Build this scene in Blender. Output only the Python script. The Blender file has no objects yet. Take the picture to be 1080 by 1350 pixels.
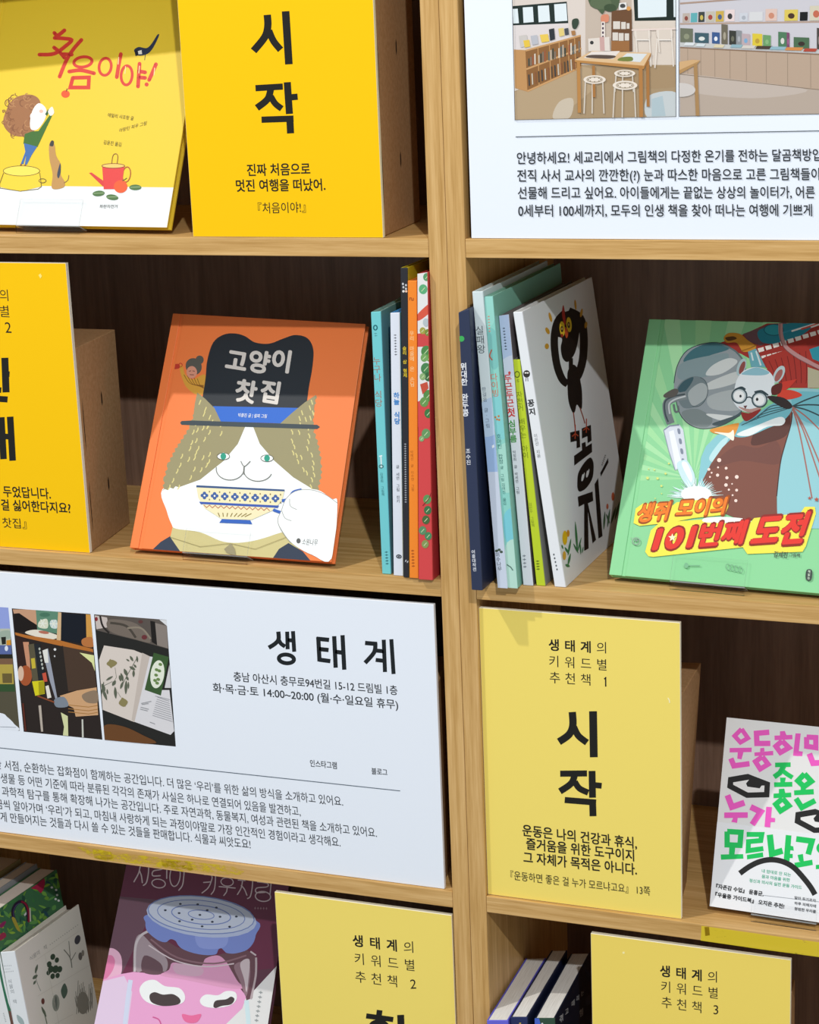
import bpy, bmesh, math, random
from mathutils import Vector, Matrix
from mathutils.geometry import tessellate_polygon
random.seed(7)
C = bpy.context.scene.collection

# ------------------------------------------------------------------ camera
CAM = Vector((0.63805, -1.71955, 0.22237))
RX, RY, RZ, FPX = -0.25772, 0.04064, 0.37029, 2603.74
def _rot():
    cx, sx, cy, sy, cz, sz = math.cos(RX), math.sin(RX), math.cos(RY), math.sin(RY), math.cos(RZ), math.sin(RZ)
    Rz = Matrix(((cz, -sz, 0), (sz, cz, 0), (0, 0, 1)))
    Rx = Matrix(((1, 0, 0), (0, cx, -sx), (0, sx, cx)))
    Ry = Matrix(((cy, 0, sy), (0, 1, 0), (-sy, 0, cy)))
    return Rz @ Rx @ Ry
W = _rot()                                   # columns: right, forward, up
cd = bpy.data.cameras.new('camera')
cd.sensor_fit = 'HORIZONTAL'; cd.sensor_width = 36.0; cd.lens = FPX / 1080 * 36
cd.clip_start = 0.05; cd.clip_end = 50
cam = bpy.data.objects.new('camera', cd); C.objects.link(cam)
r_, f_, u_ = W.col[0], W.col[1], W.col[2]
cam.matrix_world = Matrix(((r_[0], u_[0], -f_[0], CAM[0]), (r_[1], u_[1], -f_[1], CAM[1]), (r_[2], u_[2], -f_[2], CAM[2]), (0, 0, 0, 1)))
bpy.context.scene.camera = cam

# ------------------------------------------------------------------ light and exposure
sc = bpy.context.scene
sc.view_settings.view_transform = 'Standard'; sc.view_settings.look = 'None'
sc.view_settings.exposure = 0.09; sc.view_settings.gamma = 1.0; sc.view_settings.use_curve_mapping = False
world = bpy.data.worlds.new('shop_light'); sc.world = world; world.use_nodes = True
bg = world.node_tree.nodes['Background']; bg.inputs['Color'].default_value = (0.86, 0.93, 1.0, 1); bg.inputs['Strength'].default_value = 0.52
def lamp(name, loc, target, power, radius, col, size=1.4):
    l = bpy.data.lights.new(name, 'SPOT'); l.energy = power; l.shadow_soft_size = radius; l.color = col
    l.spot_size = size; l.spot_blend = 0.6
    o = bpy.data.objects.new(name, l); C.objects.link(o); o.location = loc
    o.rotation_euler = (Vector(target) - Vector(loc)).to_track_quat('-Z', 'Y').to_euler()
    return o
lamp('ceiling_spotlight', (-1.45, -1.32, 2.35), (0, 0, -.35), 205, 0.028, (1.0, 0.97, 0.93), 1.6)
lamp('ceiling_spotlight', (1.55, -3.10, 2.30), (0, 0, -.35), 330, 0.035, (0.97, 0.98, 1.0), 1.6)

# ------------------------------------------------------------------ photo geometry
def ray(x, y):
    return W @ Vector(((x - 540) / FPX, 1.0, -(y - 675) / FPX))
def on_plane(x, y, p, n):
    d = ray(x, y); return CAM + d * ((p - CAM).dot(n) / d.dot(n))
def onZ(x, y, z): return on_plane(x, y, Vector((0, 0, z)), Vector((0, 0, 1)))
def onY(x, y, v): return on_plane(x, y, Vector((0, v, 0)), Vector((0, 1, 0)))
def to_px(v):
    d = W.transposed() @ (Vector(v) - CAM)
    return (540 + FPX * d[0] / d[1], 675 - FPX * d[2] / d[1])

# ------------------------------------------------------------------ materials
def lin(h):
    h = h.lstrip('#'); o = []
    for i in (0, 2, 4):
        c = int(h[i:i+2], 16) / 255
        o.append(c / 12.92 if c <= .04045 else ((c + .055) / 1.055) ** 2.4)
    return (*o, 1)
_mats = {}
def mat(h, rough=0.55, spec=0.25):
    k = (h, rough, spec)
    if k not in _mats:
        m = bpy.data.materials.new('print_' + h.lstrip('#')); m.use_nodes = True
        b = m.node_tree.nodes['Principled BSDF']
        b.inputs['Base Color'].default_value = lin(h); b.inputs['Roughness'].default_value = rough
        b.inputs['Specular IOR Level'].default_value = spec
        _mats[k] = m
    return _mats[k]
def wood(name, axis, c0, c1, c2, fine=1.0, rough=0.42):
    m = bpy.data.materials.new(name); m.use_nodes = True; nt = m.node_tree; N = nt.nodes; L = nt.links
    b = N['Principled BSDF']; b.inputs['Roughness'].default_value = rough; b.inputs['Specular IOR Level'].default_value = 0.3
    tc = N.new('ShaderNodeTexCoord'); mp = N.new('ShaderNodeMapping')
    s = [140 * fine] * 3; s[axis] = 4.0
    mp.inputs['Scale'].default_value = s
    n1 = N.new('ShaderNodeTexNoise'); n1.inputs['Scale'].default_value = 1.0; n1.inputs['Detail'].default_value = 5; n1.inputs['Roughness'].default_value = .65
    mp2 = N.new('ShaderNodeMapping'); s2 = [700 * fine] * 3; s2[axis] = 30.0; mp2.inputs['Scale'].default_value = s2
    n2 = N.new('ShaderNodeTexNoise'); n2.inputs['Scale'].default_value = 1.0; n2.inputs['Detail'].default_value = 3
    ad = N.new('ShaderNodeMath'); ad.operation = 'MULTIPLY_ADD'; ad.inputs[1].default_value = 0.35
    sub = N.new('ShaderNodeMath'); sub.operation = 'SUBTRACT'; sub.inputs[1].default_value = 0.5
    cr = N.new('ShaderNodeValToRGB'); e = cr.color_ramp.elements
    e[0].position = .30; e[0].color = lin(c0); e[1].position = .72; e[1].color = lin(c2)
    x = e.new(.5); x.color = lin(c1)
    L.new(tc.outputs['Object'], mp.inputs['Vector']); L.new(mp.outputs[0], n1.inputs['Vector'])
    L.new(tc.outputs['Object'], mp2.inputs['Vector']); L.new(mp2.outputs[0], n2.inputs['Vector'])
    L.new(n2.outputs['Fac'], sub.inputs[0]); L.new(sub.outputs[0], ad.inputs[0]); L.new(n1.outputs['Fac'], ad.inputs[2])
    L.new(ad.outputs[0], cr.inputs['Fac']); L.new(cr.outputs['Color'], b.inputs['Base Color'])
    return m
OAK = ('#b58a4c', '#cca264', '#dfb87c')
M_oak_x = wood('oak_grain_across', 0, *OAK)
M_oak_z = wood('oak_grain_upright', 2, *OAK)
M_back = wood('back_panel_wood', 2, '#6f5646', '#7d6251', '#8b6f5d', fine=.6)
M_edge = mat('#dcb988', .45)
def kraft():
    m = bpy.data.materials.new('kraft_cardboard'); m.use_nodes = True; nt = m.node_tree; N = nt.nodes; L = nt.links
    b = N['Principled BSDF']; b.inputs['Roughness'].default_value = .8; b.inputs['Specular IOR Level'].default_value = .15
    tc = N.new('ShaderNodeTexCoord'); n = N.new('ShaderNodeTexNoise'); n.inputs['Scale'].default_value = 260; n.inputs['Detail'].default_value = 4
    cr = N.new('ShaderNodeValToRGB'); e = cr.color_ramp.elements; e[0].position = .3; e[1].position = .7
    e[0].color = lin('#a98258'); e[1].color = lin('#b99268')
    L.new(tc.outputs['Object'], n.inputs['Vector']); L.new(n.outputs['Fac'], cr.inputs['Fac']); L.new(cr.outputs[0], b.inputs['Base Color'])
    return m
M_kraft = kraft()
def pages(axis):
    m = bpy.data.materials.new('page_edges'); m.use_nodes = True; nt = m.node_tree; N = nt.nodes; L = nt.links
    b = N['Principled BSDF']; b.inputs['Roughness'].default_value = .75; b.inputs['Specular IOR Level'].default_value = .15
    tc = N.new('ShaderNodeTexCoord'); mp = N.new('ShaderNodeMapping'); s = [40] * 3; s[axis] = 2600; mp.inputs['Scale'].default_value = s
    n = N.new('ShaderNodeTexNoise'); n.inputs['Scale'].default_value = 1
    cr = N.new('ShaderNodeValToRGB'); e = cr.color_ramp.elements; e[0].position = .3; e[1].position = .7
    e[0].color = lin('#cfcbc2'); e[1].color = lin('#eceae4')
    L.new(tc.outputs['Object'], mp.inputs['Vector']); L.new(mp.outputs[0], n.inputs['Vector']); L.new(n.outputs['Fac'], cr.inputs['Fac']); L.new(cr.outputs[0], b.inputs['Base Color'])
    return m
M_pages = pages(0)
M_pages_lean = pages(1)
def clear():
    m = bpy.data.materials.new('clear_acrylic'); m.use_nodes = True; nt = m.node_tree; N = nt.nodes; L = nt.links
    for n in list(N): N.remove(n)
    o = N.new('ShaderNodeOutputMaterial'); mx = N.new('ShaderNodeMixShader'); t = N.new('ShaderNodeBsdfTransparent'); g = N.new('ShaderNodeBsdfGlossy')
    t.inputs['Color'].default_value = (.998, .998, .998, 1); g.inputs['Roughness'].default_value = .04
    fr = N.new('ShaderNodeFresnel'); fr.inputs['IOR'].default_value = 1.18
    L.new(fr.outputs[0], mx.inputs[0]); L.new(t.outputs[0], mx.inputs[1]); L.new(g.outputs[0], mx.inputs[2]); L.new(mx.outputs[0], o.inputs['Surface'])
    return m
M_clear = clear()
def clear_edge():
    m = bpy.data.materials.new('acrylic_edge'); m.use_nodes = True; nt = m.node_tree; N = nt.nodes; L = nt.links
    b = N['Principled BSDF']; b.inputs['Base Color'].default_value = (.62, .66, .66, 1); b.inputs['Roughness'].default_value = .15
    t = N.new('ShaderNodeBsdfTransparent'); mx = N.new('ShaderNodeMixShader'); mx.inputs[0].default_value = .4
    o = N['Material Output']; L.new(t.outputs[0], mx.inputs[1]); L.new(b.outputs[0], mx.inputs[2]); L.new(mx.outputs[0], o.inputs['Surface'])
    return m
M_cedge = clear_edge()
def tape(h, cover):
    m = bpy.data.materials.new('yellow_tape_residue'); m.use_nodes = True; nt = m.node_tree; N = nt.nodes; L = nt.links
    b = N['Principled BSDF']; b.inputs['Base Color'].default_value = lin(h); b.inputs['Roughness'].default_value = .4
    tc = N.new('ShaderNodeTexCoord'); mp = N.new('ShaderNodeMapping'); mp.inputs['Scale'].default_value = (90, 90, 260)
    n = N.new('ShaderNodeTexNoise'); n.inputs['Scale'].default_value = 1; n.inputs['Detail'].default_value = 6; n.inputs['Roughness'].default_value = .7
    cr = N.new('ShaderNodeValToRGB'); e = cr.color_ramp.elements; e[0].position = cover; e[1].position = cover + .12
    e[0].color = (.12, .12, .12, 1); e[1].color = (.75, .75, .75, 1)
    t = N.new('ShaderNodeBsdfTransparent'); mx = N.new('ShaderNodeMixShader'); o = N['Material Output']
    L.new(tc.outputs['Object'], mp.inputs['Vector']); L.new(mp.outputs[0], n.inputs['Vector']); L.new(n.outputs['Fac'], cr.inputs['Fac'])
    L.new(cr.outputs[0], mx.inputs[0]); L.new(t.outputs[0], mx.inputs[1]); L.new(b.outputs[0], mx.inputs[2]); L.new(mx.outputs[0], o.inputs['Surface'])
    return m

# ------------------------------------------------------------------ mesh building
class MB:
    def __init__(s): s.v = []; s.f = []; s.m = []; s.mats = []
    def mi(s, m):
        if m not in s.mats: s.mats.append(m)
        return s.mats.index(m)
    def poly(s, pts, m):
        i = len(s.v); s.v += [Vector(p) for p in pts]; s.f.append(tuple(range(i, i + len(pts)))); s.m.append(s.mi(m))
    def hexa(s, p, m, bev=0.0):
        """p: 8 corners, bottom ring (ccw from above) then top ring; optional bevel"""
        bm = bmesh.new(); vs = [bm.verts.new(q) for q in p]
        for q in ((3, 2, 1, 0), (4, 5, 6, 7), (0, 1, 5, 4), (1, 2, 6, 5), (2, 3, 7, 6), (3, 0, 4, 7)): bm.faces.new([vs[k] for k in q])
        bmesh.ops.recalc_face_normals(bm, faces=bm.faces)
        if bev: bmesh.ops.bevel(bm, geom=list(bm.edges), offset=bev, segments=2, affect='EDGES', profile=.5)
        bm.verts.ensure_lookup_table(); i = len(s.v); s.v += [v.co.copy() for v in bm.verts]
        for f in bm.faces: s.f.append(tuple(i + v.index for v in f.verts)); s.m.append(s.mi(m))
        bm.free()
    def box(s, x0, x1, y0, y1, z0, z1, m, bev=0.0):
        s.hexa([(x0, y0, z0), (x1, y0, z0), (x1, y1, z0), (x0, y1, z0), (x0, y0, z1), (x1, y0, z1), (x1, y1, z1), (x0, y1, z1)], m, bev)
    def build(s, name, parent=None, origin=None):
        o_ = Vector(origin) if origin is not None else (Vector(parent['_o']) if parent is not None else Vector((0, 0, 0)))
        me = bpy.data.meshes.new(name); me.from_pydata([v - o_ for v in s.v], [], s.f)
        for m in s.mats: me.materials.append(m)
        me.polygons.foreach_set('material_index', s.m); me.update()
        o = bpy.data.objects.new(name, me); C.objects.link(o)
        o['_o'] = tuple(o_)
        if parent is not None: o.parent = parent
        else: o.location = o_
        return o
def thing(name, loc, label, cat, group=None):
    o = bpy.data.objects.new(name, None); C.objects.link(o); o.location = loc; o.empty_display_size = .05
    o['label'] = label; o['category'] = cat; o['_o'] = tuple(loc)
    if group: o['group'] = group
    return o

# ------------------------------------------------------------------ glyphs
_fc = bpy.data.curves.new('lettering', 'FONT'); _fc.size = 1; _fc.resolution_u = 4
_fs = bpy.data.scenes.new('lettering'); _fo = bpy.data.objects.new('lettering', _fc); _fs.collection.objects.link(_fo)
_gl = {}
def glyph(s, off):
    k = (s, off)
    if k not in _gl:
        _fc.body = s; _fc.offset = off
        vl = _fs.view_layers[0]; vl.update()
        e = _fo.evaluated_get(vl.depsgraph); me = e.to_mesh()
        vs = [(v.co.x, v.co.y) for v in me.vertices]; fs = [tuple(p.vertices) for p in me.polygons]
        e.to_mesh_clear(); _gl[k] = (vs, fs)
    return _gl[k]

def heavy(st, bold):
    """heavier lettering: the plain glyph outlines repeated with small shifts"""
    if bold <= .010: return glyph(st, 0)
    v0, f0 = glyph(st, 0); vs, fs = [], []
    n = 4 if bold < .03 else 8
    for i in range(n):
        a = math.pi / 4 + i * 2 * math.pi / n; dx, dy = bold * 1.1 * math.cos(a), bold * 1.1 * math.sin(a); k = len(vs)
        vs += [(x + dx, y + dy) for x, y in v0]; fs += [tuple(j + k for j in f) for f in f0]
    return vs, fs

def clip_poly(pts, clip):
    for i in range(len(clip)):
        a = clip[i]; b = clip[(i + 1) % len(clip)]
        out = []
        def side(p): return (b[0] - a[0]) * (p[1] - a[1]) - (b[1] - a[1]) * (p[0] - a[0])
        for j in range(len(pts)):
            p, q = pts[j], pts[(j + 1) % len(pts)]
            sp, sq = side(p), side(q)
            if sp >= 0: out.append(p)
            if (sp >= 0) != (sq >= 0):
                t = sp / (sp - sq); out.append((p[0] + (q[0] - p[0]) * t, p[1] + (q[1] - p[1]) * t))
        pts = out
        if len(pts) < 3: return []
    return pts

def smooth_pts(p, closed, n=5):
    out = []; N = len(p)
    rng = range(N) if closed else range(N - 1)
    for i in rng:
        if closed: a, b, c, d = p[i - 1], p[i], p[(i + 1) % N], p[(i + 2) % N]
        else: a, b, c, d = p[max(i - 1, 0)], p[i], p[i + 1], p[min(i + 2, N - 1)]
        for k in range(n):
            t = k / n
            out.append(tuple(.5 * ((2 * b[j]) + (-a[j] + c[j]) * t + (2 * a[j] - 5 * b[j] + 4 * c[j] - d[j]) * t * t + (-a[j] + 3 * b[j] - 3 * c[j] + d[j]) * t ** 3) for j in (0, 1)))
    if not closed: out.append(p[-1])
    return out

class Face:
    """a printed surface: flat ink shapes lying on one plane of an object"""
    def __init__(s, mb, p, n, v, quad=None, rough=.5, spec=.25):
        s.mb = mb; s.p = Vector(p); s.n = Vector(n).normalized(); s.vv = Vector(v); s.k = 1
        s.tr = (0, 0, 1.0); s.rough = rough; s.spec = spec; s.clip = None; s.cnt = 0
        if quad:
            q = [tuple(c) for c in quad]
            ar = sum(q[i][0] * q[(i + 1) % 4][1] - q[(i + 1) % 4][0] * q[i][1] for i in range(4))
            s.clip = q if ar > 0 else q[::-1]
    def crop(s, ox, oy, k): s.tr = (ox, oy, k); return s
    def px(s, q): return (s.tr[0] + q[0] / s.tr[2], s.tr[1] + q[1] / s.tr[2])
    def w(s, q):
        pt = on_plane(q[0], q[1], s.p + s.n * (8e-6 * s.k + 2e-6 * (s.cnt % 4)), s.n)
        return pt
    def _emit(s, tris, m):
        for t in tris:
            if s.clip: t = clip_poly(t, s.clip)
            if len(t) < 3: continue
            ar = sum(t[i][0] * t[(i + 1) % len(t)][1] - t[(i + 1) % len(t)][0] * t[i][1] for i in range(len(t)))
            if ar > 0: t = t[::-1]
            s.mb.poly([s.w(q) for q in t], m); s.cnt += 1
    def M(s, h): return mat(h, s.rough, s.spec)
    def poly(s, pts, h, smooth=False, _px=False):
        if smooth: pts = smooth_pts(pts, True)
        q = pts if _px else [s.px(a) for a in pts]
        v = [Vector((a[0], a[1], 0)) for a in q]
        s._emit([[q[i] for i in t] for t in tessellate_polygon([v])], s.M(h)); s.k += 1
    def ell(s, cx, cy, rx, ry, h, rot=0, n=24):
        c, d = math.cos(math.radians(rot)), math.sin(math.radians(rot))
        s.poly([(cx + rx * math.cos(a) * c - ry * math.sin(a) * d, cy + rx * math.cos(a) * d + ry * math.sin(a) * c) for a in [2 * math.pi * i / n for i in range(n)]], h)
    def ring(s, cx, cy, rx, ry, w, h, rot=0, a0=0, a1=360, n=28):
        c, d = math.cos(math.radians(rot)), math.sin(math.radians(rot)); full = abs(a1 - a0) >= 360
        A = [math.radians(a0 + (a1 - a0) * i / n) for i in range(n if full else n + 1)]
        s.stroke([(cx + rx * math.cos(a) * c - ry * math.sin(a) * d, cy + rx * math.cos(a) * d + ry * math.sin(a) * c) for a in A], w, h, closed=full)
    def stroke(s, pts, w, h, smooth=False, closed=False, taper=None, cap=False):
        if cap:
            for a in (pts[0], pts[-1]): s.ell(a[0], a[1], w / 2, w / 2, h, n=12); s.k -= 1
        if smooth: pts = smooth_pts(pts, closed)
        P = [s.px(a) for a in pts]; w = w / s.tr[2]; N = len(P); L = []; R = []
        for i in range(N):
            a = P[i - 1] if (i > 0 or closed) else None; b = P[i]; c = P[(i + 1) % N] if (i < N - 1 or closed) else None
            def nd(u, v):
                dx, dy = v[0] - u[0], v[1] - u[1]; l = math.hypot(dx, dy) or 1e-9; return dx / l, dy / l
            if a is None: d = nd(b, c); nx, ny, sc_ = -d[1], d[0], 1
            elif c is None: d = nd(a, b); nx, ny, sc_ = -d[1], d[0], 1
            else:
                d1, d2 = nd(a, b), nd(b, c); nx, ny = -(d1[1] + d2[1]), d1[0] + d2[0]; l = math.hypot(nx, ny)
                if l < 1e-6: nx, ny, sc_ = -d1[1], d1[0], 1
                else:
                    nx, ny = nx / l, ny / l; sc_ = min(1 / max(.35, nx * -d1[1] + ny * d1[0]), 2)
            hw = w / 2 * sc_ * (1 if taper is None else taper[0] + (taper[1] - taper[0]) * i / max(1, N - 1))
            L.append((b[0] + nx * hw, b[1] + ny * hw)); R.append((b[0] - nx * hw, b[1] - ny * hw))
        T = []
        for i in range(N if closed else N - 1):
            j = (i + 1) % N; T += [[L[i], L[j], R[j]], [L[i], R[j], R[i]]]
        s._emit(T, s.M(h)); s.k += 1
    def lines(s, pairs, w, h):
        for q in pairs: s.stroke(list(q), w, h); s.k -= 1
        s.k += 1
    def up(s, q):
        b = on_plane(q[0], q[1], s.p, s.n); t = to_px(b + s.vv * .01)
        return ((t[0] - q[0]), (t[1] - q[1]))
    def text(s, st, a, b, h, col, bold=0.0, shear=0.0, em=True):
        """ink from a (bottom left) to b (bottom right), h ink height, all in crop units"""
        vs, fs = heavy(st, bold); A, B = s.px(a), s.px(b); h = h / s.tr[2]
        x0 = min(v[0] for v in vs); x1 = max(v[0] for v in vs)
        y0, y1 = (-.08, .83) if em else (min(v[1] for v in vs), max(v[1] for v in vs))
        u = s.up(A); ul = abs(u[1]) or 1; ux, uy = u[0] / ul, u[1] / ul
        q = []
        for x, y in vs:
            t = (x - x0) / (x1 - x0); k = (y - y0) / (y1 - y0) * h
            q.append((A[0] + (B[0] - A[0]) * t + ux * k + shear * k, A[1] + (B[1] - A[1]) * t + uy * k))
        s._layers(q, fs, s.M(col), st, bold)
    def _layers(s, q, fs, m, st, bold):
        n1 = len(glyph(st, 0)[1])
        for i in range(0, len(fs), n1):
            s._emit([[q[j] for j in f] for f in fs[i:i + n1]], m); s.k += 1
    def char(s, ch, cx, cy, size, col, bold=0.0, right=None, sx=1.0):
        vs, fs = heavy(ch, bold); c = s.px((cx, cy)); z = size / s.tr[2]
        u = s.up(c); ul = math.hypot(*u); ux, uy = u[0] / ul, u[1] / ul
        rx, ry = right if right else (-uy, ux)
        hang = ord(ch[0]) > 0x1100
        x_c = .46 if hang else (min(v[0] for v in vs) + max(v[0] for v in vs)) / 2
        q = [(c[0] + ((x - x_c) * rx * sx + (y - .375) * ux) * z, c[1] + ((x - x_c) * ry * sx + (y - .375) * uy) * z) for x, y in vs]
        s._layers(q, fs, s.M(col), ch, bold)
    def row(s, st, a, b, size, col, bold=0.0, sx=1.0):
        """characters centred from a to b (first and last centres); blanks are skipped. bold may be a list"""
        n = len(st); dx, dy = b[0] - a[0], b[1] - a[1]; l = math.hypot(dx, dy) or 1
        horizontal = abs(dx) > abs(dy)
        if not horizontal and n > 1: size = min(size, l / (n - 1) * 1.0)
        for i, ch in enumerate(st):
            if ch == ' ': continue
            t = i / max(1, n - 1); bo = bold[i] if isinstance(bold, (list, tuple)) else bold
            k0 = s.k; s.char(ch, a[0] + dx * t, a[1] + dy * t, size, col, bo, right=(dx / l, dy / l) if horizontal else None, sx=sx)
            if i % 2 == 0: s.k = k0
        s.k += 2

def lerp(a, b, t): return a + (b - a) * t

# ------------------------------------------------------------------ room
P = 0.33; T = 0.01756; WD = 0.01818
FLOOR = -1.40
m = MB(); m.box(-2.2, 2.2, -4.0, .33, FLOOR - .05, FLOOR, mat('#8d8a86', .5)); o = m.build('floor'); o['kind'] = 'structure'
m = MB(); m.box(-2.2, 2.2, .305, .36, FLOOR, 1.9, mat('#c9c7c2', .8)); o = m.build('wall_back'); o['kind'] = 'structure'

# ------------------------------------------------------------------ bookcases
DEP = 0.285
def edge_trim(mb, pts4):
    pass
def bookcase(x0, x1, label, tapes):
    """x0..x1 outer width; shelves at every P"""
    t = thing('bookcase', ((x0 + x1) / 2, DEP / 2, FLOOR), label, 'bookcase', 'oak bookcases')
    zt, zb = 2 * P * .5 + T * .0, FLOOR
    top = P
    for s0 in (x0, x1 - WD):
        mb = MB(); mb.box(s0 + .0002, s0 + WD - .0002, 0, DEP, FLOOR, top, M_oak_z, .0006); mb.build('side_panel', t)
    zs = [P, 0, -P, -2 * P, -3 * P, -4 * P + .02]
    for i, z in enumerate(zs):
        mb = MB(); mb.box(x0 + WD, x1 - WD, 0.0001, DEP, z - T, z, M_oak_x, .0006)
        sh = mb.build('shelf', t)
        for (zi, pts, hcol, cov) in tapes:
            if zi == i:
                tb = MB(); F = Face(tb, (0, -.0003, 0), (0, -1, 0), (0, 0, 1)); F.k = 0
                q = [Vector((pp[0], pp[1], 0)) for pp in pts]
                mm = tape(hcol, cov)
                for tr in tessellate_polygon([q]):
                    tb.poly([F.w(pts[k]) for k in tr][::-1], mm)
                tb.build('tape_residue', sh)['label'] = 'torn yellow tape residue'
    mb = MB(); mb.box(x0 + WD, x1 - WD, DEP - .005, DEP + .003, FLOOR, top, M_back); mb.build('back_panel', t)
    mb = MB(); mb.box(x0 + WD, x1 - WD, .02, .036, FLOOR, zs[-1] - T, M_oak_x, .0006); mb.build('plinth', t)
    return t
TL = [(3, [(100, 1116), (128, 1119), (140, 1122), (180, 1127), (240, 1134.5), (306, 1142), (322, 1149), (318, 1153), (296, 1153.5), (262, 1150), (214, 1144), (168, 1137.5), (130, 1133), (118, 1128)], '#dfc416', .46),
      (3, [(122, 1119), (146, 1123), (150, 1131), (140, 1135), (124, 1131)], '#dcc000', .36),
      (3, [(212, 1131), (250, 1136), (255, 1147), (240, 1149), (214, 1142)], '#d8bb10', .42)]
TRr = [(3, [(925, 1220.5), (1000, 1231), (1082, 1242.5), (1082, 1262.0), (1000, 1251), (924, 1240)], '#eed42a', .26),
       (3, [(929, 1222), (935, 1222), (936, 1233), (930, 1234)], '#d8b800', .3)]
bookcase(-.668, WD, 'left oak bookcase holding the poster with three photographs and the orange cat book', TL)
bookcase(WD, .704, 'right oak bookcase holding the leaning white books and the green mouse book', TRr)

# ------------------------------------------------------------------ signs, boxes
def cardboard_box(t, fl, fr, bl, br, z0, z1, br_top=None):
    """corners on the shelf (front left, front right, back left, back right), as (x, y)"""
    mb = MB()
    ring = [fl, fr, br, bl]
    mb.hexa([(*q, z0) for q in ring] + [(*q, z1) for q in (fl, fr, br_top or br, bl)], M_kraft, .0008)
    # hand slots and seam on the right side, dark punched slits
    a, b = Vector((*fr, 0)), Vector((*br, 0)); n = (b - a).cross(Vector((0, 0, 1))).normalized()
    if n.x < 0: n = -n
    dk = mat('#2a1d12', .9, .1); H = z1 - z0
    def slit(tt, zz, wd, h):
        c0 = a + (b - a) * tt + Vector((0, 0, z0 + zz * H)) + n * .0002; d = (b - a).normalized() * wd; up = Vector((0, 0, h))
        mb.poly([c0 - d - up * .5, c0 - up, c0 + d - up * .5, c0 + d + up * .5, c0 + up, c0 - d + up * .5], dk)
    slit(.53, .70, .0016, .008); slit(.53, .27, .0016, .008)
    slit(.06, .62, .0008, .028); slit(.06, .22, .0008, .028)
    o = mb.build('cardboard_box', t); o['label'] = 'plain brown cardboard box behind the sign'
    return o
def sign(name, label, cat, x0, x1, y0, z0, z1, th, colour, box=None, group=None, edge='#f1ead6', rough=.55):
    t = thing(name, ((x0 + x1) / 2, y0 + .03, z0), label, cat, group)
    mb = MB(); e = mat(edge, .6); mb.box(x0, x1, y0, y0 + th, z0, z1, e, .0004)
    quad = [to_px((x, y0 - 1e-5, z)) for x, z in ((x0 + .0003, z0 + .0003), (x1 - .0003, z0 + .0003), (x1 - .0003, z1 - .0004), (x0 + .0003, z1 - .0004))]
    F = Face(mb, (x0, y0, z0), (0, -1, 0), (0, 0, 1), quad, rough=rough, spec=.2)
    F.poly(quad, colour, _px=True)
    F.t = t
    if box: cardboard_box(t, *box)
    return F
INK = '#20201d'
def big_si(F, l, r, i, w, wi, col):
    F.stroke(l, w, col, smooth=True); F.stroke(r, w, col, smooth=True); F.stroke(i, wi, col)

# --- upper left yellow sign (시작)
F = sign('standing_sign', 'saturated yellow sign right of the yellow book about a girl, top left', 'sign', -.2434, -.0450, .0012, .0003, .3026, .005, '#fbc600',
         ((-.238, .0064), (-.0476, .0064), (-.248, .136), (-.058, .136), .0003, .245), 'yellow keyword signs', edge='#f0e6c0')
F.crop(230, 0, 2.769)
F.stroke([(339, 54), (341, 95), (330, 135), (289, 186)], 27, INK, smooth=True)
F.stroke([(345, 112), (362, 150), (388, 182)], 25, INK, smooth=True)
F.stroke([(406, 41), (418, 235)], 28, INK)
F.stroke([(296, 322), (396, 316)], 23, INK)
F.stroke([(352, 324), (340, 362), (301, 394)], 25, INK, smooth=True)
F.stroke([(352, 352), (368, 378), (392, 397)], 23, INK, smooth=True)
F.stroke([(412, 300), (420, 416)], 26, INK); F.stroke([(416, 356), (450, 353)], 23, INK)
F.stroke([(318, 437), (435, 433)], 23, INK); F.stroke([(421, 425), (424, 487)], 26, INK)
F.text('진짜 처음으로', (266, 643), (497, 638), 44, INK, .02)
F.text('멋진 여행을 떠났어.', (226, 700), (552, 696), 44, INK, .02)
F.text('『처음이야!』', (306, 780), (480, 776), 40, INK, 0)
F.mb.build('sign_panel', F.t)

# --- middle left yellow sign (환대), cut by the frame
F = sign('standing_sign', 'saturated yellow sign cut by the left photo edge, beside the orange cat book', 'sign', -.5882, -.3900, .0055, -P + .0003, -P + .3026, .005, '#fbc600',
         ((-.575, .0107), (-.3905, .0107), (-.595, .123), (-.4065, .123), -P + .0003, -P + .215), 'yellow keyword signs', edge='#e9e2cf')
F.crop(0, 330, 3)
F.text('의', (1, 199), (34, 201), 46, INK); F.text('키워드별', (-150, 254), (38, 266), 48, INK); F.text('추천책', (-150, 316), (-28, 323), 48, INK); F.text('2', (22, 326), (46, 327), 42, INK, em=False)
F.stroke([(19, 425), (24, 562)], 28, INK); F.stroke([(20, 489), (38, 490)], 22, INK); F.stroke([(-110, 580), (30, 590)], 24, INK)
F.stroke([(-100, 440), (-20, 446)], 22, INK); F.ring(-60, 490, 34, 22, 20, INK); F.stroke([(-120, 545), (5, 553)], 22, INK)
F.stroke([(5, 660), (14, 826)], 26, INK); F.stroke([(40, 658), (50, 832)], 26, INK); F.stroke([(10, 735), (45, 738)], 22, INK)
F.stroke([(-40, 680), (-100, 678), (-92, 785), (-30, 788)], 24, INK)
F.text('두었답니다.', (14, 975), (202, 985), 44, INK, .02)
F.text('걸 싫어한다지요?', (6, 1028), (281, 1042), 44, INK, .02)
F.text('『고양이 찻집』', (-140, 1088), (106, 1102), 40, INK)
F.poly([(152, 98), (160, 92), (166, 102), (160, 112)], '#ffe87a')
F.mb.build('sign_panel', F.t)

PALE = '#f7df70'
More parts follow.
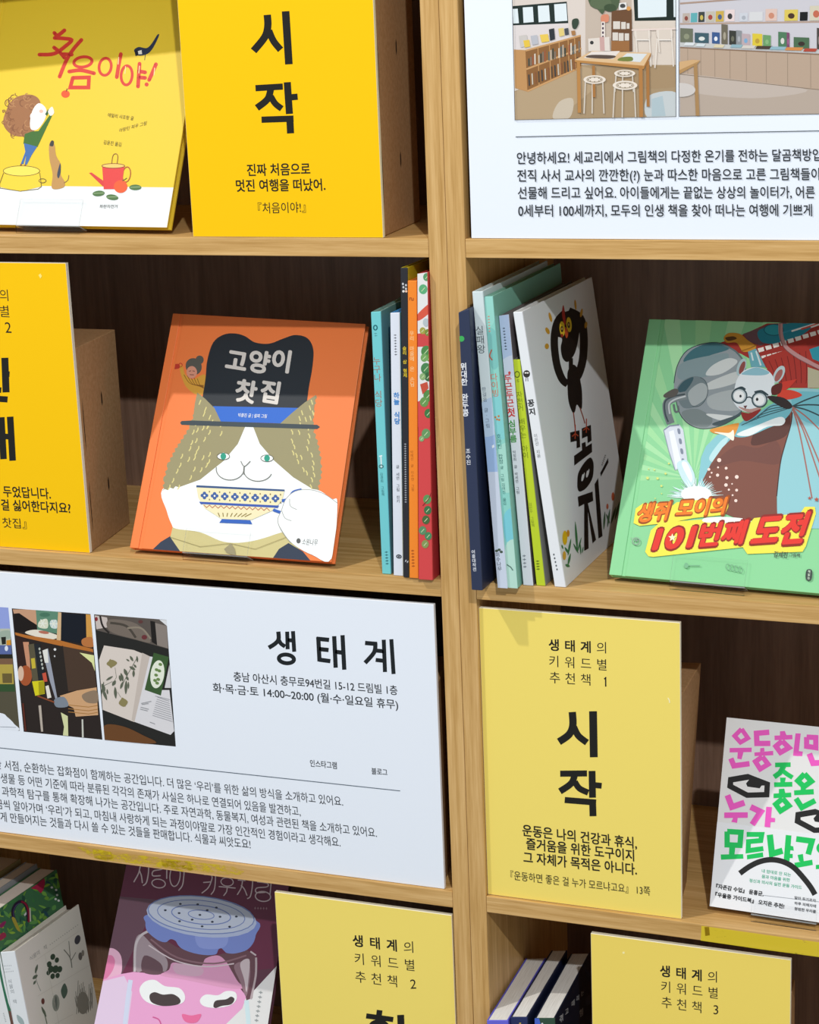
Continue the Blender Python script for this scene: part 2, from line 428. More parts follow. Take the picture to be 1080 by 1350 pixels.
# --- right bay yellow sign (시작), lower
def heading(F, a0, a1, b0, b1, c0, c1, num, n, size):
    F.row('생태계', a0, (a0[0] + (a1[0] - a0[0]) * 2 / 3, a0[1] + (a1[1] - a0[1]) * 2 / 3), size, INK, .028)
    F.char('의', a1[0], a1[1], size, INK, 0)
    F.row('키워드별', b0, b1, size, INK, 0); F.row('추천책', c0, c1, size, INK, 0); F.char(num, n[0], n[1], size * 1.05, INK, 0)
F = sign('standing_sign', 'pale yellow sign numbered 1 beside the white book with pink and green lettering', 'sign', .0366, .2349, .0045, -2 * P + .0003, -2 * P + .3029, .005, PALE,
         ((.045, .0098), (.2300, .0098), (.045, .10), (.2215, .085), -2 * P + .0003, -.4395, (.2270, .1295)), 'yellow keyword signs', edge='#fbf3d8')
F.crop(610, 780, 3)
heading(F, (362, 211), (551, 222), (362, 275), (551, 289), (365, 340), (488, 348), '1', (566, 356), 50)
F.stroke([(560, 346), (568, 338)], 4.5, INK)
F.stroke([(434, 476), (436, 530), (420, 566), (381, 594)], 29, INK, smooth=True)
F.stroke([(440, 535), (458, 570), (492, 597)], 26, INK, smooth=True)
F.stroke([(516, 473), (519, 655)], 31, INK)
F.stroke([(386, 720), (492, 719)], 24, INK)
F.stroke([(444, 722), (430, 758), (385, 790)], 26, INK, smooth=True); F.stroke([(444, 752), (462, 778), (497, 795)], 24, INK, smooth=True)
F.stroke([(512, 709), (514, 815)], 27, INK); F.stroke([(514, 764), (550, 768)], 23, INK)
F.stroke([(404, 824), (528, 834)], 24, INK); F.stroke([(514, 826), (516, 888)], 27, INK)
F.text('운동은 나의 건강과 휴식,', (237, 966), (690, 1018), 46, INK, .02)
F.text('즐거움을 위한 도구이지', (252, 1019), (679, 1067), 46, INK, .02)
F.text('그 자체가 목적은 아니다.', (241, 1073), (690, 1122), 46, INK, .02)
F.text('『운동하면 좋은 걸 누가 모르냐고요』 13쪽', (190, 1139), (742, 1203), 36, INK, 0)
F.stroke([(812, 420), (818, 430), (819, 440)], 4, '#fdf6c8')
F.mb.build('sign_panel', F.t)

# --- bottom left pale yellow sign (환)
F = sign('standing_sign', 'pale yellow sign numbered 2 below the white poster, beside the pink pig book', 'sign', -.2008, -.0030, .004, -3 * P + .0003, -.6884, .005, PALE,
         ((-.19, .0093), (-.012, .0093), (-.195, .12), (-.02, .12), -3 * P + .0003, -3 * P + .22), 'yellow keyword signs', edge='#fbf3d8')
F.crop(350, 1140, 3.0857)
heading(F, (377, 310), (584, 336), (383, 383), (587, 408), (387, 457), (517, 473), '2', (601, 484), 52)
F.stroke([(452, 600), (475, 603)], 20, INK); F.stroke([(410, 615), (520, 630)], 21, INK)
F.ring(463, 664, 34, 24, 21, INK, 6); F.stroke([(462, 690), (462, 712)], 26, INK); F.stroke([(410, 709), (512, 725)], 21, INK)
F.stroke([(550, 611), (556, 762)], 28, INK); F.stroke([(554, 690), (594, 695)], 22, INK)
F.stroke([(440, 735), (442, 800), (570, 815)], 26, INK)
F.crop(350, 1140, 3.0857)
F.mb.build('sign_panel', F.t)

# --- bottom right pale yellow sign (3)
F = sign('standing_sign', 'pale yellow sign numbered 3 beside three books seen from above, bottom right', 'sign', .1434, .3415, .004, -3 * P + .0003, -.6876, .005, '#f5da68',
         ((.15, .0093), (.333, .0093), (.15, .12), (.326, .12), -3 * P + .0003, -3 * P + .22), 'yellow keyword signs', edge='#fbf3d8')
F.crop(600, 1180, 2.25)
heading(F, (624, 226), (765, 243), (626, 272), (766, 290), (628, 319), (718, 332), '3', (774, 339), 37)
F.poly([(497, 168), (503, 168), (503, 174), (497, 174)], '#fff3b0')
F.mb.build('sign_panel', F.t)

# ------------------------------------------------------------------ white posters
BLUE_W = '#ebf1f9'
TXT = '#33373b'
F = sign('poster_board', 'white poster with shop interior photographs, at the top right', 'poster', .0418, .62, .002, .0003, .3030, .005, BLUE_W,
         ((.07, .0072), (.60, .0072), (.07, .09), (.60, .09), .0003, .24), 'white shop posters', edge='#f4f7fb')
F.crop(600, 0, 2.25)
def photo_quad(F, q, col):
    F.k = 2; F.poly(q, col); c0 = F.clip; q2 = [F.px(a) for a in q]
    ar = sum(q2[i][0] * q2[(i + 1) % 4][1] - q2[(i + 1) % 4][0] * q2[i][1] for i in range(4))
    F.clip = q2 if ar > 0 else q2[::-1]
    return c0
def photo_frame(F, q, c0, w=1.6, col='#5a5a58'):
    F.clip = c0; F.stroke(q, w, col, closed=True)
q1 = [(166, -190), (655, -190), (656, 346), (178, 356)]
c0 = photo_quad(F, q1, '#d8cbbd')
F.crop(670, 0, 4.909)
F.poly([(20, -200), (520, -200), (520, 340), (480, 330), (400, 240), (20, 170)], '#d9cdc3')
F.poly([(500, -100), (800, -100), (800, 360), (500, 360)], '#c3b3a3')
F.poly([(30, 160), (390, 140), (395, 250), (30, 330)], '#dcd3d0')
F.poly([(20, 40), (380, 10), (390, 150), (20, 165)], '#23302c')
for q in ([(30, 58), (62, 56), (70, 150), (34, 152)], [(95, 48), (160, 44), (166, 142), (100, 148)], [(192, 38), (264, 34), (272, 138), (198, 144)], [(298, 28), (376, 22), (384, 134), (304, 140)]): F.poly(q, '#dfe8ea')
F.poly([(810, -60), (1085, -60), (1085, 132), (820, 135)], '#1f2b27'); F.poly([(838, -60), (1025, -60), (1025, 108), (842, 116)], '#dde7ea'); F.poly([(1070, -60), (1090, -60), (1090, 110), (1072, 110)], '#dde7ea')
F.poly([(20, 600), (430, 420), (1090, 420), (1100, 780), (20, 790)], '#a8906f')
F.poly([(40, 600), (340, 480), (480, 430), (600, 520), (300, 760), (40, 770)], '#b59d7c', smooth=True)
F.poly([(620, 430), (1090, 440), (1090, 560), (700, 560)], '#a58b69', smooth=True)
F.poly([(910, 620), (1090, 600), (1090, 760), (900, 758)], '#c3c9c9', smooth=True); F.poly([(930, 640), (1000, 620), (1020, 750), (930, 755)], '#aebfc4')
F.poly([(330, 660), (420, 640), (400, 760), (290, 765)], '#c9bba6', smooth=True)
# low shelf
F.poly([(38, 325), (120, 325), (470, 225), (475, 440), (130, 595), (45, 570)], '#b98a58')
F.poly([(112, 325), (470, 228), (470, 440), (125, 585)], '#8d6239'); F.poly([(38, 320), (112, 325), (125, 590), (46, 568)], '#c0905c')
for a, b in (((114, 328), (470, 230)), ((118, 448), (474, 312)), ((125, 590), (474, 432))): F.stroke([a, b], 11, '#c99a66')
for x0, y0, y1 in ((193, 305, 555), (268, 285, 520), (330, 268, 490), (388, 250, 460), (430, 240, 440)): F.stroke([(x0, y0), (x0 + 8, y1)], 6, '#c0905c')
for i in range(26):
    x = 130 + i * 13; ytop = 345 - (x - 112) * .27
    if i % 5 == 4: continue
    hh = 50 + (i * 37 % 30); cc = ['#3d4a44', '#7f7468', '#9b5b40', '#d7cdbd', '#5d6b6a', '#b9ad9a'][i % 6]
    F.poly([(x, ytop + 90 - hh), (x + 9, ytop + 88 - hh), (x + 10, ytop + 86), (x + 1, ytop + 88)], cc)
for i in range(16):
    x = 130 + i * 21; yb = 560 - (x - 112) * .36
    F.poly([(x, yb - 70), (x + 8, yb - 72), (x + 12, yb), (x + 4, yb + 2)], ['#3a3f42', '#c8bfae', '#8a5a3c', '#56483a'][i % 4])
for x, y, w_, h_, cc in ((70, 232, 60, 75, '#c9c3bd'), (98, 262, 46, 46, '#e4c24a'), (146, 232, 50, 60, '#b9bac0'), (205, 225, 62, 50, '#e7c658'), (264, 190, 40, 74, '#31363a'), (325, 185, 40, 52, '#e0c97a'), (364, 185, 30, 44, '#4a4f55'), (408, 200, 30, 30, '#a9794a')):
    F.poly([(x, y), (x + w_ * .85, y - h_ * .1), (x + w_, y + h_ * .85), (x + w_ * .2, y + h_)], cc)
F.poly([(415, 130), (450, 120), (458, 150), (440, 185), (418, 180)], '#39483a', smooth=True)
# shelf cabinet, plant
F.poly([(670, 70), (800, 60), (805, 330), (668, 335)], '#6d4c33'); F.poly([(668, 265), (785, 265), (785, 332), (668, 332)], '#9a6a3f')
for x, y, w_, h_ in ((680, 138, 45, 50), (732, 142, 30, 46), (768, 150, 18, 36), (676, 210, 36, 52), (716, 214, 32, 50), (755, 216, 28, 46)): F.poly([(x, y), (x + w_, y), (x + w_, y + h_), (x, y + h_)], '#d7cfc4')
F.poly([(715, 20), (765, 15), (770, 60), (718, 66)], '#e3e1dc'); F.ell(742, 38, 18, 14, '#4a4a48'); F.ell(780, 55, 14, 14, '#d69a55')
F.poly([(520, -80), (700, -80), (720, 20), (690, 70), (640, 50), (610, 90), (570, 50), (530, 30)], '#4f5f45', smooth=True); F.ell(600, 20, 70, 40, '#5c6b4f'); F.ell(660, 50, 40, 25, '#3f5038')
F.poly([(605, 100), (648, 95), (648, 140), (605, 140)], '#d68a6c', smooth=True); F.poly([(604, 140), (626, 140), (630, 330), (600, 330)], '#e7dcd2')
for k in range(6): F.ell(614, 155 + k * 28, 6, 9, '#4a3a48')
F.poly([(518, 250), (656, 238), (660, 330), (520, 332)], '#ddd3c8'); F.ell(542, 276, 12, 12, '#3a3a3a'); F.poly([(592, 240), (622, 238), (626, 328), (596, 328)], '#c9a39c')
# chairs right
for x in (820, 965):
    F.poly([(x, 182), (x + 88, 178), (x + 92, 250), (x + 6, 250)], '#d8cbbd', smooth=True); F.stroke([(x + 4, 190), (x + 14, 340)], 8, '#e3d9cd'); F.stroke([(x + 90, 185), (x + 105, 430)], 8, '#e3d9cd'); F.stroke([(x + 8, 258), (x + 98, 258)], 8, '#e9e1d7')
F.stroke([(965, 250), (950, 440)], 8, '#e3d9cd')
F.stroke([(800, 195), (1090, 185)], 10, '#e5d3c9')
# stools and table
for cx, cy, rx in ((560, 515, 70), (755, 475, 66), (757, 552, 80)):
    for dx in (-.85, -.2, .75): F.stroke([(cx + dx * rx, cy + 10), (cx + dx * rx * 1.15, cy + 220 if cy > 500 else cy + 120)], 8, '#d3c9bb')
for sx, y0, y1, w_ in ((553, 425, 630, 18), (903, 395, 690, 20)): F.stroke([(sx, y0), (sx + 4, y1)], w_, '#a8743f')
for cx, cy, rx, ry in ((560, 515, 72, 28), (755, 475, 68, 24), (757, 552, 80, 30)):
    F.ell(cx, cy, rx, ry, '#e8dccd'); F.ring(cx, cy, rx * .7, ry * .6, 8, '#b9aa96', n=14)
    for k in range(8): F.ell(cx + rx * .55 * math.cos(k * .785), cy + ry * .5 * math.sin(k * .785), 5, 4, '#8f826f')
F.poly([(430, 388), (545, 330), (925, 342), (880, 425)], '#dcb98c'); F.poly([(430, 388), (880, 425), (878, 448), (432, 402)], '#b88449'); F.poly([(880, 425), (925, 342), (925, 362), (878, 448)], '#a8743f')
F.stroke([(455, 400), (462, 730)], 22, '#b98449'); F.stroke([(858, 430), (862, 758)], 24, '#b27c44')
F.poly([(540, 335), (725, 330), (680, 382), (490, 375)], '#e3d9d0'); F.poly([(540, 355), (690, 360), (660, 380), (510, 372)], '#5b4d44', smooth=True)
F.poly([(770, 345), (900, 348), (855, 402), (710, 392)], '#d8dcdc'); F.poly([(730, 372), (800, 368), (800, 395), (712, 392)], '#75803f', smooth=True)
F.crop(600, 0, 2.25); photo_frame(F, q1, c0)
q2 = [(664, -190), (1560, -190), (1560, 330), (665, 345)]
c0 = photo_quad(F, q2, '#c9c6cb')
F.crop(880, 0, 5.4)
F.poly([(90, 520), (1100, 640), (2400, 760), (2400, 860), (90, 830)], '#b5a596'); F.poly([(90, 530), (420, 560), (1000, 640), (600, 700), (90, 640)], '#c0b2a6', smooth=True)
F.poly([(90, 335), (1100, 385), (2400, 470), (2400, 760), (1020, 630), (90, 520)], '#b7a08b')
for x in (145, 238, 338, 446, 562, 704, 856, 1020): F.stroke([(x, 345 + (x - 90) * .045), (x + 1, 520 + (x - 90) * .115)], 3, '#8d7a68')
F.stroke([(90, 338), (1100, 388), (2400, 450)], 9, '#8a6f58'); F.stroke([(90, 528), (1020, 632), (2400, 770)], 4, '#86735f')
F.stroke([(90, 170), (1100, 155), (2400, 150)], 12, '#b39a8a'); F.stroke([(90, 25), (700, -20)], 12, '#a98f7f')
F.poly([(90, 300), (1100, 355), (1100, 380), (90, 330)], '#c2c3c0')
cs = ['#b9aba0', '#5fa9ad', '#3e4441', '#c0b9a8', '#c9a94f', '#e2cfcc', '#c9ccd2', '#d3d2d2', '#d9bdb0', '#d8c15a', '#16181a', '#cfc7b0']
for i, x in enumerate((110, 168, 222, 275, 345, 412, 515, 585, 700, 835, 945, 1015)):
    w_ = (50, 46, 44, 62, 58, 68, 58, 95, 82, 95, 55, 90)[i]; h_ = (65, 66, 72, 74, 76, 84, 60, 66, 86, 80, 62, 105)[i]
    yb = 160 - i * 1.2
    F.poly([(x, yb - h_), (x + w_, yb - h_ - 2), (x + w_ - 2, yb - 2), (x - 2, yb)], cs[i])
    if i not in (1, 7, 10): F.ell(x + w_ / 2, yb - h_ * .45, w_ * .25, h_ * .25, ['#8a4a40', '#e3e1da', '#c9b458', '#a5473c', '#4a5f86', '#3c3a3a', '#a9adb4', '#fff', '#c98a70', '#4a3328', '#fff', '#c06a50'][i])
lo = ['#6b705d', '#3f5c66', '#3c5a8a', '#6d6656', '#3a3c36', '#8c8f92', '#b9a6a9', '#d9c33e', '#6a9a64', '#4f7a5a', '#7d4a6a', '#4c6b4e', '#4a4440']
for i, (x, w_, h_) in enumerate(((92, 90, 100), (195, 100, 72), (318, 55, 80), (385, 45, 140), (440, 50, 100), (490, 40, 105), (530, 58, 85), (606, 70, 90), (682, 55, 84), (790, 60, 110), (850, 20, 110), (900, 110, 80), (1065, 30, 150))):
    yb = 300 + i * 4
    F.poly([(x, yb - h_), (x + w_, yb - h_ + 4), (x + w_, yb + 3), (x, yb)], lo[i])
    F.ell(x + w_ / 2, yb - h_ * .4, w_ * .22, h_ * .2, ['#8b8f76', '#d8dcd6', '#e4e6e8', '#a39b88', '#6a6b5a', '#a9acb0', '#7aa7c9', '#b99a3a', '#86b07a', '#d6d3cc', '#a86a92', '#3a2f2a', '#8a7f78'][i])
for x, y, w_, cc in ((130, 315, 70, '#d6dadb'), (215, 322, 60, '#cfd8da'), (340, 330, 70, '#d8cba9'), (460, 330, 80, '#8fb0b8'), (540, 336, 90, '#d0c9c0'), (640, 340, 110, '#4a3c34'), (740, 345, 110, '#8fb2bd'), (850, 350, 120, '#d08a4a'), (980, 358, 90, '#b04a38')):
    F.poly([(x, y - 14), (x + w_, y - 12), (x + w_ - 16, y + 10), (x - 14, y + 8)], cc)
F.poly([(85, 500), (235, 430), (215, 455), (85, 528)], '#b48c5a'); F.poly([(85, 440), (180, 425), (235, 430), (85, 500)], '#cfa878'); F.stroke([(200, 455), (216, 830)], 26, '#a88356'); F.ell(100, 640, 100, 50, '#cdc6c0')
F.crop(600, 0, 2.25); photo_frame(F, q2, c0)
F.stroke([(180, 406), (640, 396), (1080, 388), (1560, 380)], 2.2, '#4a535a')
F.text('안녕하세요! 세교리에서 그림책의 다정한 온기를 전하는 달곰책방입', (184, 487), (1086, 477), 36, TXT, .012)
F.text('전직 사서 교사의 깐깐한(?) 눈과 따스한 마음으로 고른 그림책들이', (185, 539), (1082, 534), 36, TXT, .012)
F.text('선물해 드리고 싶어요. 아이들에게는 끝없는 상상의 놀이터가, 어른', (187, 590), (1068, 588), 36, TXT, .012)
F.text('0세부터 100세까지, 모두의 인생 책을 찾아 떠나는 여행에 기쁘게', (188, 643), (1060, 641), 36, TXT, .012)
F.mb.build('poster_panel', F.t)

F = sign('poster_board', 'white poster with three photographs and an address, third shelf of the left bookcase', 'poster', -.612, -.0095, .0035, -2 * P + .0003, -.3572, .005, BLUE_W,
         ((-.6, .0087), (-.0125, .0087), (-.6, .10), (-.030, .10), -2 * P + .0003, -2 * P + .215), 'white shop posters', edge='#f4f7fb')
F.crop(0, 795, 7.108)
# photo with lamp and flowers (left, mostly outside)
q = [(-420, 10), (78, 43), (185, 1197), (-300, 1150)]
c0 = photo_quad(F, q, '#55503f')
F.poly([(-420, 0), (80, 40), (100, 300), (-420, 300)], '#93a2dd'); F.poly([(0, 240), (92, 240), (100, 300), (100, 400), (0, 400)], '#b9c0ae'); F.poly([(0, 270), (90, 260), (95, 330), (0, 330)], '#9fb0a0', smooth=True)
F.poly([(-100, 395), (106, 395), (115, 560), (-100, 560)], '#5a6aa0'); F.poly([(10, 320), (55, 316), (55, 385), (18, 390)], '#23261f'); F.poly([(60, 350), (100, 345), (102, 395), (60, 395)], '#d9962f'); F.ell(60, 425, 16, 25, '#dfe6f2')
F.poly([(-100, 480), (115, 480), (118, 520), (-100, 520)], '#26261c'); F.poly([(-100, 520), (118, 520), (120, 580), (-100, 580)], '#7b5c44'); F.poly([(-100, 575), (120, 575), (130, 765), (-100, 765)], '#b5a048'); F.poly([(20, 660), (112, 660), (114, 750), (25, 750)], '#6b5c34')
F.poly([(-100, 760), (135, 760), (142, 830), (-100, 830)], '#33512f'); F.poly([(-300, 1010), (0, 1030), (70, 1070), (130, 1130), (155, 1200), (-300, 1200)], '#e9eef6', smooth=True); F.stroke([(0, 1160), (150, 1166)], 4, '#55606c')
F.clip = c0
# photo of shelf with books
q = [(110, 50), (848, 103), (960, 1281), (222, 1206)]
c0 = photo_quad(F, q, '#2b2320')
F.poly([(120, 60), (340, 60), (345, 205), (170, 95), (130, 100)], '#c89a7a'); F.poly([(130, 100), (180, 95), (340, 205), (340, 270), (140, 270)], '#1b1513')
F.poly([(335, 60), (560, 80), (545, 290), (350, 250)], '#5f8a72'); F.poly([(370, 170), (440, 150), (445, 235), (360, 225)], '#d8dcc4', smooth=True); F.poly([(470, 170), (530, 160), (535, 235), (480, 230)], '#c9d8d6', smooth=True); F.ell(420, 110, 50, 20, '#49765f')
for k in range(6):
    for cx, cy in ((400, 190), (503, 195)): F.stroke([(cx, cy), (cx + 38 * math.cos(k * 1.05), cy + 42 * math.sin(k * 1.05))], 9, '#e8ecdf')
F.poly([(235, 280), (350, 250), (545, 305), (500, 340), (420, 335)], '#e7dfcd', smooth=True); F.ell(410, 275, 50, 14, '#b9705a', 8); F.poly([(545, 85), (575, 90), (570, 350), (530, 350)], '#d6b48a')
F.poly([(575, 95), (810, 110), (808, 385), (575, 350)], '#151a24'); F.poly([(805, 105), (850, 110), (870, 340), (810, 330)], '#d29a4a'); F.poly([(770, 340), (860, 320), (875, 410), (780, 400)], '#b9743f', smooth=True)
F.poly([(140, 275), (245, 300), (560, 350), (870, 430), (875, 465), (560, 400), (250, 330), (145, 300)], '#b8702f')
F.poly([(145, 310), (250, 335), (265, 640), (170, 600)], '#33201c'); F.poly([(215, 365), (270, 365), (285, 620), (250, 590)], '#c98f70'); F.ell(240, 680, 60, 95, '#a8552f'); F.ell(195, 660, 28, 70, '#d9b9a0')
F.poly([(265, 390), (320, 380), (360, 730), (305, 740)], '#5a5440'); F.poly([(290, 520), (325, 515), (335, 610), (300, 615)], '#c9b53a')
F.poly([(318, 385), (375, 378), (425, 720), (365, 740)], '#22262a')
for k in range(6): F.ell(370 + k * 6, 430 + k * 36, 9, 13, '#b9bdb4')
F.poly([(300, 735), (415, 725), (420, 850), (330, 870)], '#d9cf1f'); F.poly([(360, 740), (415, 728), (420, 845), (365, 865)], '#a59c16'); F.poly([(395, 660), (430, 650), (445, 735), (410, 740)], '#c9553f'); F.poly([(425, 780), (455, 770), (482, 885), (445, 895)], '#e6e1d6')
F.poly([(398, 445), (450, 425), (540, 880), (520, 900), (470, 740)], '#9ba0ad'); F.poly([(398, 445), (445, 428), (455, 560), (420, 560)], '#e3e3dc'); F.poly([(450, 428), (590, 400), (660, 850), (535, 880)], '#2a2420'); F.ell(515, 435, 12, 12, '#e8e8e8'); F.ell(512, 498, 7, 9, '#cfcfcf')
F.poly([(590, 405), (870, 460), (905, 790), (640, 830)], '#4a382c'); F.poly([(745, 465), (880, 490), (890, 640), (860, 560)], '#dfe3a0')
F.poly([(560, 870), (720, 820), (905, 790), (920, 1050), (710, 1065), (690, 985), (640, 960)], '#d0a377'); F.poly([(770, 860), (900, 820), (915, 930), (810, 930)], '#8f7a64', smooth=True)
for y in (975, 1010, 1040): F.stroke([(640, y - 20), (830, y), (915, y - 15)], 7, '#a9783f')
F.poly([(510, 905), (600, 880), (640, 965), (530, 975)], '#7e8894', smooth=True); F.stroke([(350, 870), (510, 930)], 14, '#8a4a2c')
F.poly([(360, 960), (385, 958), (405, 1205), (385, 1205)], '#b9ada0'); F.poly([(570, 1025), (635, 1060), (640, 1245), (590, 1240), (600, 1160)], '#d5d8a4'); F.poly([(765, 1090), (780, 1090), (785, 1260), (768, 1260)], '#c9cabf'); F.stroke([(215, 940), (240, 1200)], 16, '#5e2c20')
F.clip = c0
# photo of an open herbal
F.crop(120, 800, 7.108)
q = [(28, 70), (708, 122), (795, 1310), (128, 1247)]
c0 = photo_quad(F, q, '#262624')
F.poly([(30, 70), (710, 120), (725, 395), (420, 310), (50, 220)], '#5b534d'); F.poly([(35, 80), (150, 100), (165, 190), (50, 210)], '#c9bdb6'); F.ell(50, 115, 14, 20, '#8a2f35'); F.stroke([(85, 85), (110, 180), (170, 245)], 18, '#2a2623', smooth=True)
F.poly([(170, 120), (430, 160), (560, 330), (400, 300), (180, 230)], '#756a60', smooth=True); F.stroke([(180, 150), (330, 180), (420, 290)], 22, '#4a443c', smooth=True); F.stroke([(340, 200), (470, 200), (560, 300)], 16, '#8d8272', smooth=True)
F.poly([(600, 150), (710, 180), (722, 390), (620, 360)], '#8a8078'); F.poly([(555, 130), (600, 140), (620, 360), (570, 330)], '#201d1b'); F.ell(500, 285, 26, 22, '#6a3236'); F.ell(465, 140, 22, 16, '#5f3a38'); F.poly([(640, 120), (710, 124), (712, 180)], '#dfe0e2')
F.poly([(122, 362), (400, 405), (550, 465), (480, 760), (405, 1080), (110, 965), (75, 500)], '#d9cec4'); F.poly([(480, 430), (552, 465), (408, 1080), (380, 1060)], '#c6bab0')
F.poly([(552, 465), (580, 470), (520, 780), (735, 780), (780, 1165), (745, 1200), (408, 1078)], '#dcdadc'); F.poly([(735, 540), (750, 760), (690, 760)], '#d3d1d3')
F.poly([(588, 430), (730, 470), (655, 832), (503, 778)], '#3c5a33'); F.ell(622, 632, 64, 132, '#e5ead8', 8)
for cx, cy in ((650, 540), (615, 590), (640, 600), (610, 640), (600, 690), (630, 680), (620, 715)): F.ell(cx, cy, 18, 14, '#6d8a4f', 20)
def leaf(F, x0, y0, x1, y1, w_, col): 
    mx, my = (x0 + x1) / 2, (y0 + y1) / 2; dx, dy = x1 - x0, y1 - y0; l = math.hypot(dx, dy); nx, ny = -dy / l * w_, dx / l * w_
    F.poly([(x0, y0), (mx + nx, my + ny), (x1, y1), (mx - nx, my - ny)], col, smooth=True)
F.stroke([(225, 570), (238, 660), (215, 700)], 4, '#7a7a6a'); F.stroke([(430, 480), (340, 640), (300, 720)], 5, '#5a6050', smooth=True); F.stroke([(200, 700), (120, 740)], 4, '#5a6050'); F.stroke([(250, 800), (280, 850)], 4, '#7a7a6a')
for q_ in ((145, 535, 245, 525, 34), (180, 490, 190, 575, 24), (260, 905, 345, 890, 40), (290, 850, 320, 935, 26)): leaf(F, *q_, '#8c8256')
for q_ in ((430, 460, 435, 520, 10), (365, 460, 395, 510, 12), (330, 490, 360, 510, 8), (400, 540, 425, 570, 10), (360, 560, 415, 590, 14), (400, 590, 398, 660, 12), (310, 580, 340, 650, 16), (280, 620, 300, 700, 14), (330, 650, 350, 690, 12), (300, 700, 275, 770, 12), (330, 690, 325, 820, 14), (350, 700, 350, 770, 8), (265, 640, 280, 700, 12), (230, 690, 200, 740, 16), (225, 750, 232, 860, 14), (140, 690, 205, 650, 10), (100, 720, 130, 790, 16), (110, 770, 148, 875, 14), (120, 700, 95, 830, 8), (150, 770, 155, 820, 8)): leaf(F, *q_, '#5d6453')
F.lines([((600, 835 + k * 22), (740, 870 + k * 22)) for k in range(1)] + [((575 + 5 * (9 - k), 845 + k * 19), (735 + k * 3, 885 + k * 21)) for k in range(10)], 4, '#9b9ca0')
F.lines([((470, 905), (565, 885)), ((475, 915), (540, 905)), ((465, 940), (540, 960)), ((460, 958), (530, 975)), ((550, 1080), (600, 1098))], 5, '#8c8d90')
F.poly([(130, 1110), (300, 1120), (480, 1200), (600, 1280), (130, 1250)], '#6b4526', smooth=True)
F.clip = c0
F.crop(260, 780, 3)
F.k = 2; K = '#1e2326'
F.stroke([(321, 158), (322, 188), (308, 206), (283, 222)], 17, K, smooth=True); F.stroke([(322, 190), (332, 206), (348, 217)], 16, K, smooth=True)
F.lines([((356, 158), (358, 228)), ((379, 156), (384, 238)), ((358, 192), (380, 193))], 16, K); F.ring(353, 266, 30, 17, 16, K, 6)
F.lines([((479, 180), (484, 276)), ((472, 186), (522, 191)), ((482, 227), (520, 231)), ((482, 269), (527, 275)), ((542, 176), (548, 301)), ((575, 172), (582, 309)), ((546, 238), (580, 242))], 17, K)
F.stroke([(664, 203), (712, 207)], 17, K); F.stroke([(705, 204), (700, 240), (664, 282)], 17, K, smooth=True)
F.lines([((738, 190), (743, 318)), ((768, 188), (777, 326)), ((708, 233), (740, 236)), ((706, 270), (742, 274))], 16, K)
F.text('충남 아산시 충무로94번길 15-12 드림빌 1층', (145, 354), (793, 410), 38, TXT, .012)
F.text('화·목·금·토 14:00~20:00 (월·수·일요일 휴무)', (63, 398), (796, 466), 38, TXT, .012)
F.text('인스타그램', (447, 692), (553, 702), 28, TXT, .012); F.text('블로그', (690, 722), (753, 728), 26, TXT, .012)
F.crop(0, 0, 1)
F.stroke([(-130, 972), (0, 986), (260, 1014), (527.7, 1042.7)], 1.0, '#5a6672')
F.text('한 서점, 순환하는 잡화점이 함께하는 공간입니다. 더 많은 ‘우리’를 위한 삶의 방식을 소개하고 있어요.', (-7, 1013.5), (452.7, 1063.3), 13.2, TXT, .010)
F.text('생물 등 어떤 기준에 따라 분류된 각각의 존재가 사실은 하나로 연결되어 있음을 발견하고,', (1.5, 1032), (396.7, 1076.3), 13.2, TXT, .010)
F.text('과학적 탐구를 통해 확장해 나가는 공간입니다. 주로 자연과학, 동물복지, 여성과 관련된 책을 소개하고 있어요.', (3, 1049.5), (497.3, 1104.5), 13.2, TXT, .010)
F.text('금씩 알아가며 ‘우리’가 되고, 마침내 사랑하게 되는 과정이야말로 가장 인간적인 경험이라고 생각해요.', (-5, 1066), (449.3, 1117), 13.2, TXT, .010)
F.text('게 만들어지는 것들과 다시 쓸 수 있는 것들을 판매합니다. 식물과 씨앗도요!', (1, 1083), (330.7, 1119.5), 13.2, TXT, .010)
F.mb.build('poster_panel', F.t)
